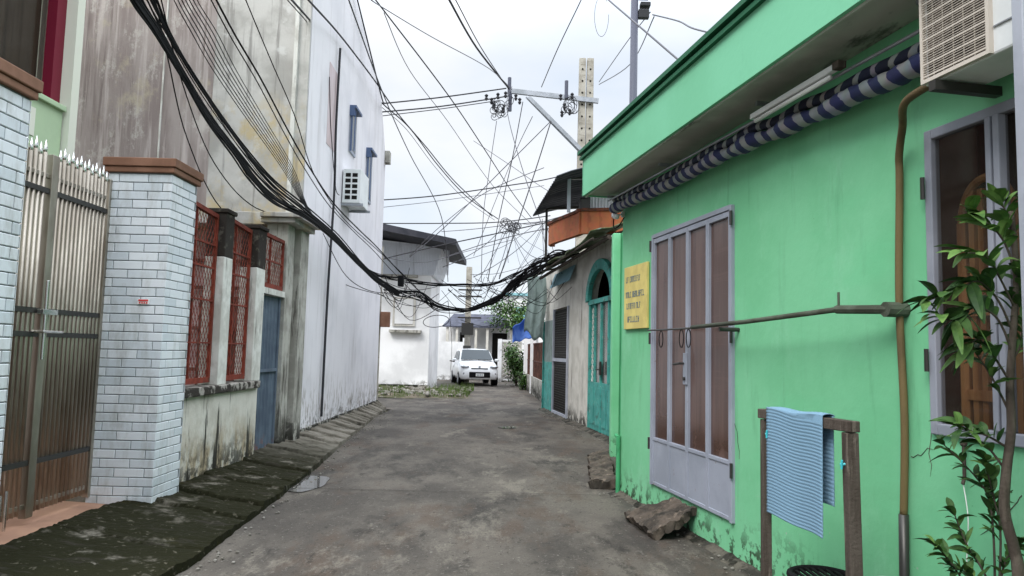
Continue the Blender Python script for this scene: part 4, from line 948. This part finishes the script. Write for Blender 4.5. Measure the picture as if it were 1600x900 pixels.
# ---------------------------------------------------------------- far alley
hs = thing('grey_roof_house', 'low house with blue grey tiled roof and dark doorways behind the white car', 'house', (-1.5, 40, 0))
MB().box(-3.9, 1.5, 40, 46, 0, 2.9).build('wall', M['farwhite'], hs)
for x0, x1 in ((-2.75, -2.2), (-1.0, -.2)): MB().box(x0, x1, 39.95, 40, 0, 2.45).build('doorway_shade', M['dark'], hs)  # flat panels on the solid wall; shade of the openings put into colour
b = MB(); b.add([(-3.6, 38.6, 2.75), (.0, 38.6, 2.75), (-.4, 41, 3.5), (-3.2, 41, 3.5), (-3.6, 38.6, 2.68), (.0, 38.6, 2.68), (-.4, 41, 3.4), (-3.2, 41, 3.4)], [(0,1,2,3),(4,7,6,5),(0,4,5,1),(1,5,6,2),(2,6,7,3),(3,7,4,0)])
b.build('roof', mat('blue_grey_tiles', (.07, .075, .10), .8, var=(.04, .043, .06), vs=5), hs)
for x in (-3.4, -2.9, -1.9, -1.3, -.05): MB().box(x, x+.13, 38.7, 38.83, 0, 2.68).build('column', M['greywall'], hs)
h2 = thing('pale_block', 'pale two storey block rising behind the far trees', 'building', (3, 52, 0))
MB().box(-.6, 6, 52, 60, 0, 5.4).build('wall', M['farwhite'], h2)
MB().box(-.8, 6, 51.8, 60, 5.4, 5.6).box(.2, 1.4, 51.96, 52, 3.5, 4.6).build('blue_band', mat('pale_teal_trim', (.22, .42, .45), .7), h2)
gt = thing('lattice_gate', 'white lattice gate to the right of the white car', 'gate', (.2, 36, 0))
for x0 in (-.62, .55): MB().box(x0, x0+.2, 36, 36.2, 0, 2.08).build('pier', M['farwhite'], gt)
b = MB()
for k in range(9): b.bar((-.4, 36.1, .15+k*.2), (.1, 36.1, .45+k*.2), .05, .02); b.bar((.1, 36.1, .45+k*.2), (.55, 36.1, .15+k*.2), .05, .02)
b.box(-.42, .55, 36.08, 36.12, .05, .15).box(-.42, .55, 36.08, 36.12, 1.95, 2.05); b.build('lattice', M['farwhite'], gt)
MB().box(-.42, .55, 36.2, 36.22, 0, 2.0).build('backing', M['greywall'], gt)
wf_ = thing('far_fence', 'white wall with pier and rusty iron railing at the far right of the street', 'fence', (.8, 26, 0))
def FF(s, o_, z): y = 30-s; x = .62+.045*(30-y); return (x-o_, y, z)
MB(FF).box(0, 8.5, -.12, 0, 0, .62).build('low_wall', M['colm'], wf_)
MB(FF).box(.0, .35, -.2, .08, 0, 2.05).build('pier', M['farwhite'], wf_); MB(FF).box(3.0, 3.3, -.16, .03, 0, 1.95).build('pier', M['farwhite'], wf_)
b = MB(FF); k = .45
while k < 8.4: b.box(k, k+.02, -.07, -.05, .62, 1.8); k += .14
b.box(.35, 8.5, -.075, -.045, 1.15, 1.19).box(.35, 8.5, -.075, -.045, 1.76, 1.8); b.build('railing', mat('rusty_iron', (.13, .06, .045), .8, var=(.05, .03, .025), vs=5), wf_)
MB().box(1.3, 5, 22.5, 30, 0, 2.6).build('house', M['dark'], wf_) if False else None
hh = thing('right_far_house', 'dim brown house front behind the far iron railing', 'house', (3, 26, 0))
MB().box(2.0, 6, 21.5, 34, 0, 3.1).build('wall', M['indoor'], hh)
MB().box(1.6, 6, 21.3, 34.2, 3.1, 3.2).build('roof', M['darkroof'], hh)
bt = MB().grid(lambda a_, b_: tuple(Vector(at(GB(801, 834, a_), GB(GB(512, 487, a_), GB(536, 526, a_), b_), 24.2+.35*math.sin(a_*4)+.5*b_*(1-b_)))+Vector((0, .9*a_, .03*math.sin(a_*13)))), 20, 14).build('blue_tarp', M['bluetarp'], smooth=True, solid=.01)
props(bt, 'bright blue tarpaulin hung as a shade over the far iron railing', 'tarpaulin')
def bush(name, label, cat, c, r, n, ls, trunkh=0, m=('leaf', 'leaflight')):
    t = thing(name, label, cat, (c[0], c[1], 0)); A, B = MB(), MB()
    cl = [Vector((random.uniform(-1, 1)*r[0], random.uniform(-1, 1)*r[1], random.uniform(-1, 1)*r[2])) for _ in range(14)]
    for _ in range(n):
        k = random.choice(cl)*.75; p = Vector(c)+k+Vector([random.gauss(0, .3)*r[i] for i in range(3)])
        d = Vector((random.uniform(-1, 1), random.uniform(-1, 1), random.uniform(-.6, .8)))
        leaf(B if random.random() < .4 else A, p, d, ls*random.uniform(.7, 1.3), ls*.5, .3)
    A.build('foliage', M[m[0]], t); B.build('young_foliage', M[m[1]], t)
    b = MB(); b.tube([(c[0], c[1], 0), (c[0], c[1], c[2]+r[2]*.5)], .05, 7)
    for k in cl[:6]: b.tube([(c[0], c[1], max(.3, c[2]-r[2]*.6)), tuple(Vector(c)+k*.7)], .02, 5)
    b.build('trunk', M['bark'], t)
random.seed(5)
bush('garden_tree', 'bright green tree above the lattice gate at the far end', 'tree', (.15, 38.5, 3.4), (1.3, .9, .75), 2600, .17, m=('leaflight', 'leaf'))
bush('shrub', 'dark green shrub spilling over the street beside the lattice gate', 'shrub', (.28, 32.5, .95), (.42, .8, .85), 2200, .13)
bush('potted_plant', 'small leafy plant at the foot of the far white pier', 'plant', (.50, 29.3, .35), (.22, .3, .3), 500, .10)
# scooter far left
sc = thing('scooter', 'dark scooter parked at the corner of the white building', 'scooter', (-2.35, 33.5, 0))
def SF(x, y, z): return (-2.45+x, 33.5+y, z)
MB(SF).tube(crom([(0, 0, .78), (0, .25, .5), (0, .45, .42), (0, .9, .62), (0, 1.25, .66)]), [.09]*5 and .11, 8).build('body', M['black'], sc, smooth=True)
for y in (.0, 1.1):
    MB(SF).tube([(-.05, y, .27), (.05, y, .27)], .27, 16).build('wheel', M['black'], sc)
MB(SF).tube([(-.3, .1, 1.0), (0, .12, .95), (.3, .1, 1.0)], .03, 6).tube([(0, .12, .95), (0, 0, .3)], .04, 6).build('handlebar', M['steeldark'], sc)
MB(SF).ball((0, -.02, .82), (.09, .06, .09)).build('headlight', M['lamp'], sc)
wx = thing('far_wall', 'white garden wall behind the scooter at the left of the car', 'wall', (-2.8, 37, 0))
MB().box(-3.8, -2.25, 37, 37.2, 0, 1.9).build('panel', M['farwhite'], wx); MB().box(-2.4, -2.2, 36.95, 37.25, 0, 2.1).build('pier', M['farwhite'], wx)

# ---------------------------------------------------------------- poles
p = thing('concrete_pole', 'pair of square concrete utility poles standing together above the green roof', 'utility pole', (1.95, 20.2, 0))
for x in (1.72, 1.94):
    b = MB(); b.add([(x-.02, 20, 0), (x+.24, 20, 0), (x+.24, 20.24, 0), (x-.02, 20.24, 0), (x+.02, 20.02, 9.75), (x+.20, 20.02, 9.75), (x+.20, 20.2, 9.75), (x+.02, 20.2, 9.75)], [(0,3,2,1),(4,5,6,7),(0,1,5,4),(1,2,6,5),(2,3,7,6),(3,0,4,7)])
    b.build('shaft', M['concrete'], p, bev=.01)
    b = MB(); z = 5.0
    while z < 9.6: b.tube([(x+.11, 20.0+.019*z/9.75-.006, z), (x+.11, 20.05, z)], .028, 8); z += .34
    b.build('holes', M['dark'], p)
ca = thing('cross_arm', 'galvanised steel cross arm with diagonal brace on the paired concrete poles', 'cross arm', (.7, 20, 8.5))
A0, A1 = at(796, 142, 19.95), at(935, 158, 19.95)
MB().bar(A0, A1, .09, .13).build('beam', M['galv'], ca)
MB().bar(at(826, 152, 19.9), at(912, 238, 19.9), .08, .1).bar(at(822, 152, 19.98), at(906, 238, 19.98), .03, .04).build('brace', M['galv'], ca)
b = MB(); 
for u, v in ((796, 135), (797, 160), (885, 140)): q = at(u, v, 19.9); b.tube([q+Vector((0, 0, .25)), q-Vector((0, 0, .25))], .05, 8)
b.build('clamps', M['polemetal'], ca)
def insul(u, v, Y, r=.05):
    q = at(u, v, Y); return [(q.x, q.y, q.z-.09), (q.x, q.y, q.z-.03), (q.x, q.y, q.z), (q.x, q.y, q.z+.05), (q.x, q.y, q.z+.09)], [r*.5, r, r*.5, r*1.1, r*.4]
b = MB()
for u, v in ((778, 150), (768, 158), (772, 166), (790, 148), (806, 152), (812, 158), (786, 172), (760, 152), (876, 152), (882, 166), (894, 150), (890, 175), (878, 178)):
    pts_, rr = insul(u, v, 19.8); b.tube(pts_, rr, 8)
b.build('insulators', M['cableg'], ca)
random.seed(9)
for cu_, cv_, n_, rr_ in ((782, 168, 9, 13), (888, 170, 10, 14), (800, 160, 4, 9), (778, 176, 5, 10)):
    b = MB()
    for _ in range(n_):
        c = (cu_+random.uniform(-8, 8), cv_+random.uniform(-7, 7)); q = at(*c, 19.7+random.uniform(0, .3)); r = rr_/1150*20*random.uniform(.4, 1)
        ph = random.uniform(0, 6.28); b.tube([(q.x+r*math.cos(t)*.7, q.y+.1*math.sin(t+ph), q.z+r*math.sin(t)) for t in [ph+5.4*k/14 for k in range(15)]], .010, 4)
    b.build('wire_coil', M['cableg'], ca)
p = thing('steel_pole', 'slim dark steel pole with fittings rising behind the green roof', 'utility pole', (1.95, 12, 0))
MB().tube([(1.93, 12, 0), (1.96, 12, 8.2)], [.075, .06], 12).build('shaft', M['polemetal'], p, smooth=True)
MB().box(2.02, 2.2, 11.95, 12.05, 7.15, 7.3).box(2.05, 2.22, 11.93, 12.07, 7.35, 7.42).box(2.03, 2.2, 11.93, 12.07, 7.5, 7.56).build('fittings', M['cableg'], p, bev=.01)
p = thing('far_pole', 'grey concrete utility pole standing behind the white car', 'utility pole', (-1.95, 34.5, 0))
MB().bar((-2.03, 34.5, 0), (-2.03, 34.5, 5.4), .26).build('shaft', M['concrete'], p)
b = MB()
for z in (4.0, 4.3, 3.0): b.bar((-2.5, 34.3, z), (-1.4, 34.3, z), .07)
b.build('cross_bars', M['steeldark'], p)
MB().box(-2.3, -1.75, 34.2, 34.36, 2.2, 2.75).build('meter_box', M['steeldark'], p); MB().box(-2.2, -1.85, 34.2, 34.36, 1.3, 1.7).build('meter_box', M['steeldark'], p)

# ---------------------------------------------------------------- cables
def cable(pts, r, label, group, m='black', jit=0):
    P = [at(*q)+Vector((random.uniform(-jit, jit), random.uniform(-jit, jit), random.uniform(-jit, jit))) for q in pts]
    C = crom(P, 7); b = MB().tube(C, r, 6)
    return props(b.build('overhead_cable', M[m], smooth=True), label, 'cable', group)
def depth(pts, ya, yb):
    n = len(pts)
    return [(u, v, GB(ya, yb, i/(n-1))) for i, (u, v) in enumerate(pts)]
random.seed(14)
g1 = 'black cables of the thick bundle sagging across the left walls'
l1 = 'one of the black cables bundled thickly from the top left down across the stained walls'
A_ = [(206, 0), (240, 48), (280, 116), (320, 184), (360, 236), (388, 276), (424, 312), (474, 336), (520, 372), (558, 412), (588, 440), (622, 460)]
B_ = [(234, -4), (262, 56), (300, 120), (340, 180), (380, 236), (424, 288), (476, 330), (524, 370), (560, 409), (590, 437), (624, 458)]
def yu(u):
    K = [(150, 4.2), (200, 4.5), (300, 5.7), (400, 7.9), (474, 9.6), (560, 12.8), (630, 15.2), (700, 16.5)]
    for (a, ya), (b_, yb) in zip(K, K[1:]):
        if u <= b_: return GB(ya, yb, max(0, (u-a)/(b_-a)))
    return 16.5
Ys_ = lambda pts: [(u, v, yu(u)) for u, v in pts]
for k in range(26):
    t = (k*.618) % 1; t = t*t*.9 if k % 3 else .9+.2*random.random()
    ox, oy = random.uniform(-5, 5), random.uniform(-8, 8); rr = random.choice((.004, .005, .007, .009, .011)); pts = []
    for i in range(12):
        (ua, va), (ub, vb) = A_[i], B_[min(i, 10)] if i < 11 else B_[-1]
        q = i/11; f_ = 1-.75*q; wob = 2.2*math.sin(i*.9+k)
        pts.append((GB(ua, ub, t)+(ox+wob)*f_, GB(va, vb, t)+(oy-wob)*f_))
    cable(Ys_([(pts[0][0]-30, pts[0][1]-58)]+pts), rr, l1, g1)
T1 = [(600, 448), (622, 461), (656, 464), (684, 481), (725, 485), (753, 478), (780, 464), (801, 447), (835, 425), (862, 408), (890, 398)]
T2 = [(560, 410), (588, 430), (629, 437), (674, 443), (725, 445), (767, 443), (801, 432), (835, 413), (862, 401), (890, 392)]
g2 = 'black cables crossing the street low between the left wall and the mossy awning'
l2 = 'one of the black cables hanging lowest across the street in front of the car'
for k in range(16):
    cable(depth([(u+random.uniform(-1, 1), v+random.uniform(-9, 9)*(.7+.4*math.sin(i))) for i, (u, v) in enumerate(T1)], 15.2, 16.5), random.choice((.005, .008, .011, .015)), l2, g2)
for k in range(7):
    cable(depth([(u+random.uniform(-1, 1), v+random.uniform(-3.4, 3.4)) for u, v in T2], 14.6, 16.2), random.choice((.007, .010, .015)), 'one of the black cables crossing the street nearly level through the cable box', 'nearly level black cables through the cable box')
for k in range(22):   # loose drooping strands
    u0 = random.choice((590, 600, 690, 700, 730, 760, 790)); u1 = u0+random.uniform(35, 120); v0 = 440+random.uniform(-8, 20); dr_ = random.uniform(12, 38)
    cable(depth([(u0, v0), ((u0*2+u1)/3, v0+dr_*.8), ((u0+u1*2)/3, v0+dr_), (u1, v0+random.uniform(-24, 12))], 15.3, 16.4), random.choice((.005, .007)), 'one of the loose wires drooping from the low street cables', 'loose wires drooping from the low street cables')
for k in range(16):
    cable(depth([(740+random.uniform(-10, 10), 482), (775, 468+random.uniform(-6, 6)), (800, 448+random.uniform(-13, 13)), (835, 420+random.uniform(-16, 14)), (868, 400+random.uniform(-14, 12)), (905, 392+random.uniform(-10, 10))], 16.0, 15.6), random.choice((.006, .010, .016, .022)), 'one of the knotted black cables gathered under the tip of the mossy awning', 'knotted black cables under the mossy awning')
bx = thing('cable_box', 'small black splice box clamped on the cables near the white building', 'cable box', at(627, 448, 14.9))
MB().box(*[c for q in [(at(627, 440, 14.9).x-.06, at(627, 440, 14.9).x+.05), (14.8, 14.95), (at(627, 448, 14.9).z, at(627, 431, 14.9).z)] for c in q]).build('case', M['black'], bx, bev=.015)
random.seed(77)
for k in range(20):
    hu, hv = random.choice(((797, 352), (797, 352), (850, 345), (735, 432))); ua, va = hu+random.uniform(-8, 8), hv+random.uniform(-6, 6)
    ub, vb = random.uniform(690, 885), random.uniform(395, 470); Y_ = random.uniform(19, 27); sag = random.uniform(4, 16)
    cable([(ua, va, Y_), (GB(ua, ub, .35), GB(va, vb, .35)+sag, Y_), (GB(ua, ub, .7), GB(va, vb, .7)+sag*.8, Y_-2), (ub, vb, 17)], random.choice((.006, .008, .010)), 'one of the thin wires fanning from the hanging knots down to the street cables', 'thin wires fanning down above the white car', 'cableg')
# loop hanging by the white building
q = at(685, 502, 16); cl_ = MB().tube([(q.x+.28*math.cos(t)-.05, q.y, q.z+.13*math.sin(t)+.03*math.cos(t)) for t in [2*math.pi*k/28 for k in range(29)]], .008, 5).build('cable_loop', M['black'])
props(cl_, 'oval loop of spare cable hanging below the tangle left of the car', 'cable loop')
g3 = 'thin cables fanning down over the pale stained wall'; l3 = 'one of the thin parallel wires slanting down over the pale stained wall'
for k in range(7):
    o_ = k*6
    cable(Ys_([(265+o_, -30), (272+o_, 0), (300+o_*1.1, 52), (332+o_, 108), (380+o_*.8, 178), (440+o_*.5, 262), (480+o_*.1, 328), (520, 368)]), .0045, l3, g3, 'cableg' if k % 2 else 'black')
C_ = [(322, -30), (338, 0), (368, 56), (408, 124), (448, 200), (480, 256), (520, 316), (560, 358), (588, 385), (620, 420), (650, 450), (684, 479)]
g4 = 'pair of medium black cables over the pale wall'; l4 = 'one of two close black cables slanting from the top over the pale wall to the street tangle'
cable(Ys_(C_), .011, 'upper one of two close black cables slanting over the pale stained wall', g4); cable(Ys_([(u-5, v+6) for u, v in C_]), .007, 'lower and thinner one of two close black cables over the pale stained wall', g4)
cable(Ys_([(372, -30), (384, 0), (424, 96), (460, 180), (484, 256), (504, 296), (540, 345), (600, 400), (650, 448)]), .007, 'single thin black cable right of the close pair, slanting over the pale wall', 'single wall cables')
D1 = [(440, -20), (456, 0), (488, 36), (532, 88), (560, 116), (596, 160), (640, 200), (684, 258), (729, 307), (778, 342)]
D2 = [(468, -20), (482, 0), (532, 56), (584, 124), (622, 178), (667, 231), (711, 284), (769, 338)]
cable(depth(D1, 7, 27), .016, 'left one of the two long diagonal cables crossing the lilac wall and sky', 'long diagonal cables', 'cableg')
cable(depth(D2, 7, 27), .016, 'right one of the two long diagonal cables crossing the lilac wall and sky', 'long diagonal cables', 'cableg')
cable(depth([(u-5, v+2) for u, v in D1], 7, 27), .008, 'thin wire running close under the left long diagonal cable', 'long diagonal cables', 'cableg')
g5 = 'faint wires drooping across the sky'; 
sky_w = [
 ([(692, -20), (702, 0), (745, 75), (795, 138)], 9, 19.8, .018, 'thick dark cable from the top edge down to the cross arm'),
 ([(700, -20), (712, 0), (752, 75), (795, 140)], 9, 19.8, .009, 'thin cable beside the thick one reaching the cross arm from the top'),
 ([(570, -20), (587, 0), (702, 151), (764, 244), (800, 300), (830, 340)], 8, 26, .010, 'long straight wire crossing the sky from upper left to the far tangle'),
 ([(580, 0), (600, 13), (675, 58), (764, 107), (800, 140)], 9, 19.8, .005, 'faint wire sloping gently from the upper left to the cross arm'),
 ([(915, -20), (908, 0), (872, 75), (846, 136)], 12, 19.9, .009, 'wire rising from the cross arm to the top edge left of the poles'),
 ([(935, -15), (951, 0), (1000, 42), (1080, 110), (1160, 170), (1215, 200)], 12, 5, .007, 'wire from the top edge crossing the steel pole down to the green soffit'),
 ([(1020, 23), (1060, 33), (1085, 45), (1150, 60)], 12, 8, .007, 'short wire from the steel pole fittings to the green roof edge'),
 ([(1016, 19), (980, 65), (936, 128)], 12, 20, .006, 'upper wire between the steel pole and the paired concrete poles'),
 ([(1022, 26), (985, 100), (936, 132)], 12, 20, .006, 'lower drooping wire between the steel pole and the paired concrete poles'),
 ([(596, 162), (690, 152), (791, 138)], 18.5, 19.8, .014, 'top one of the three near level cables from the lilac wall to the cross arm'),
 ([(596, 175), (690, 166), (795, 150)], 18.5, 19.8, .014, 'middle one of the three near level cables from the lilac wall to the cross arm'),
 ([(598, 181), (690, 170), (780, 157)], 18.5, 19.8, .009, 'lowest one of the three near level cables from the lilac wall to the cross arm'),
 ([(589, 313), (680, 306), (800, 289), (850, 281), (905, 268)], 18.6, 19.9, .012, 'single level cable crossing the sky below the cross arm'),
 ([(588, 325), (700, 312), (850, 290)], 18.6, 22, .005, 'faint level wire just under the single level cable'),
 ([(588, 349), (690, 349), (780, 347), (860, 337)], 24, 25, .014, 'dark level cable running over the white building roof'),
 ([(588, 408), (625, 398), (691, 383), (780, 364), (870, 344)], 22, 22, .014, 'cable rising from the white building sheeting to the right'),
 ([(590, 400), (660, 410), (720, 395), (800, 375)], 22, 24, .006, 'thin cable curling over the white building wall'),
 ([(817, 159), (800, 250), (780, 340), (762, 440)], 19.8, 20, .010, 'dashed looking vertical wire dropping from the cross arm, left one'),
 ([(861, 189), (838, 262), (812, 340), (780, 436)], 19.8, 19, .012, 'dark vertical wire dropping from the cross arm brace'),
 ([(776, 189), (764, 270), (755, 340), (752, 440)], 19.8, 20, .006, 'faint wire hanging straight down from the left end of the cross arm'),
 ([(832, 182), (800, 250), (740, 400)], 19.8, 24, .006, 'faint slanting wire below the middle of the cross arm'),
 ([(861, 189), (778, 272), (700, 350), (640, 402)], 19.8, 22, .007, 'wire slanting from the brace down left to the white building'),
 ([(600, 20), (640, 110), (700, 190), (770, 290), (830, 350)], 12, 26, .005, 'faint wire parallel below the long straight wire'),
 ([(545, 0), (600, 150), (640, 240), (690, 340), (700, 440)], 9, 22, .006, 'faint wire from the gable top down to the tangle'),
 ([(556, -10), (595, 147), (600, 160)], 14, 18.6, .012, 'dark wire running along the gable edge of the lilac wall'),
 ([(800, 135), (792, 170), (815, 260), (850, 360)], 19.8, 18, .006, 'faint wire dropping right from the cross arm end'),
 ([(740, 220), (800, 260), (860, 300), (905, 310)], 21, 18, .005, 'faint wire reaching the orange parapet house from the left'),
 ([(800, 345), (770, 400), (735, 460)], 27, 33, .010, 'dark wire from the far tangle down to the far pole'),
 ([(800, 345), (830, 350), (905, 330)], 27, 20, .008, 'wire from the far tangle to the balcony canopy'),
 ([(700, 400), (760, 380), (830, 362), (905, 350)], 26, 19, .008, 'low sagging wire below the far tangle'),
 ([(640, 400), (690, 352), (760, 300), (850, 262)], 24, 20, .006, 'faint wire rising from the white building roof to the right'),
 ([(690, 362), (740, 358), (790, 352), (860, 345)], 26, 20, .007, 'short level wire joining the far tangle'),
]
for pts, ya, yb, r, lab in sky_w:
    cable(depth(pts, ya, yb), r*(1.7 if r < .009 else 1.3), lab, g5, 'wire' if r < .009 else 'cableg')
g6 = 'slack service wires strung low around the street'
low = [
 ([(430, 392), (475, 345), (508, 400), (530, 440), (600, 462)], 11, 15.4, 'thin wire drooping from the bundle over the lilac white wall'),
 ([(505, 365), (540, 430), (580, 455), (625, 458)], 12, 15.4, 'second thin wire sagging under the bundle on the lilac wall'),
 ([(236, -30), (262, 90), (292, 215), (345, 325), (420, 370), (476, 345)], 6.2, 11, 'slack wire hanging in front of the red mesh fence'),
 ([(245, -30), (285, 130), (335, 255), (400, 325), (476, 340)], 6.5, 11, 'upper slack wire over the porch ledge'),
 ([(515, 120), (517, 200), (524, 290), (530, 305)], 12.4, 13.2, 'black lead running down to the high air conditioner'),
 ([(600, 430), (640, 500), (700, 470)], 15.4, 16, 'drooping loop of wire in front of the white building'),
 ([(700, 470), (706, 540), (703, 590)], 17, 33, 'vertical drop wire left of the white car'),
 ([(795, 455), (790, 490), (760, 510), (720, 500)], 16.3, 18, 'thick drooping cable above the blue tarpaulin'),
 ([(588, 470), (588, 560), (587, 612)], 18.7, 18.8, 'dark cable running down the corner of the lilac white house'),
]
for pts, ya, yb, lab in low: cable(depth(pts, ya, yb), .007, lab, g6)
q = at(940, 25, 14)
props(MB().tube([(q.x+.14*math.cos(t), q.y, q.z+.42*math.sin(t)) for t in [2*math.pi*k/26+.8 for k in range(24)]], .005, 5).build('cable_loop', M['wire']), 'narrow teardrop loop of wire in the sky above the paired poles', 'cable loop')
q = at(797, 352, 27)
b = MB()
random.seed(2)
for _ in range(16):
    c = q+Vector((random.uniform(-.3, .3), random.uniform(-.2, .2), random.uniform(-.25, .25))); r = random.uniform(.06, .2); ph = random.uniform(0, 6)
    b.tube([(c.x+r*math.cos(t), c.y+.05*math.sin(t), c.z+r*math.sin(t)) for t in [ph+5.5*k/10 for k in range(11)]], .014, 4)
props(b.build('wire_tangle', M['cableg']), 'dense knot of wires hanging in the air above the far car', 'wire tangle')

# ---------------------------------------------------------------- small wear: cracks in the green plaster, grit along the edges
random.seed(31); gh = bpy.data.objects['green_house']
for (s0, z0, ds, dz, n) in ((4.36, 1.02, .035, .012, 7), (4.5, 1.15, .0, -.05, 5), (3.1, .55, .03, .045, 6), (2.6, .75, -.012, .05, 7), (5.0, .95, -.03, -.03, 9)):
    p = [s0, z0]; pts = []
    for k in range(n): pts.append((p[0], .001, p[1])); p[0] += ds+random.uniform(-.02, .02); p[1] += dz+random.uniform(-.02, .02)
    MB(GF).tube(pts, [.0022]*(n-1)+[.0005], 4).build('crack', M['edge'], gh)
b = MB()
for _ in range(420):
    y = random.uniform(3.5, 18)
    if random.random() < .55: x = edge_x(y)+abs(random.gauss(0, .12))+.02
    else: x = 2.763-.193*y-abs(random.gauss(0, .12))-.04 if y < 8.2 else 3.55-.136*y-.2-abs(random.gauss(0, .15))
    r_ = random.uniform(.004, .016); b.ball((x, y, r_*.5+.004), (r_, r_*random.uniform(.6, 1), r_*.6), 5, 4)
props(b.build('grit', M['stone']), 'scattered grit and small stones along both street edges', 'grit', kind='stuff')
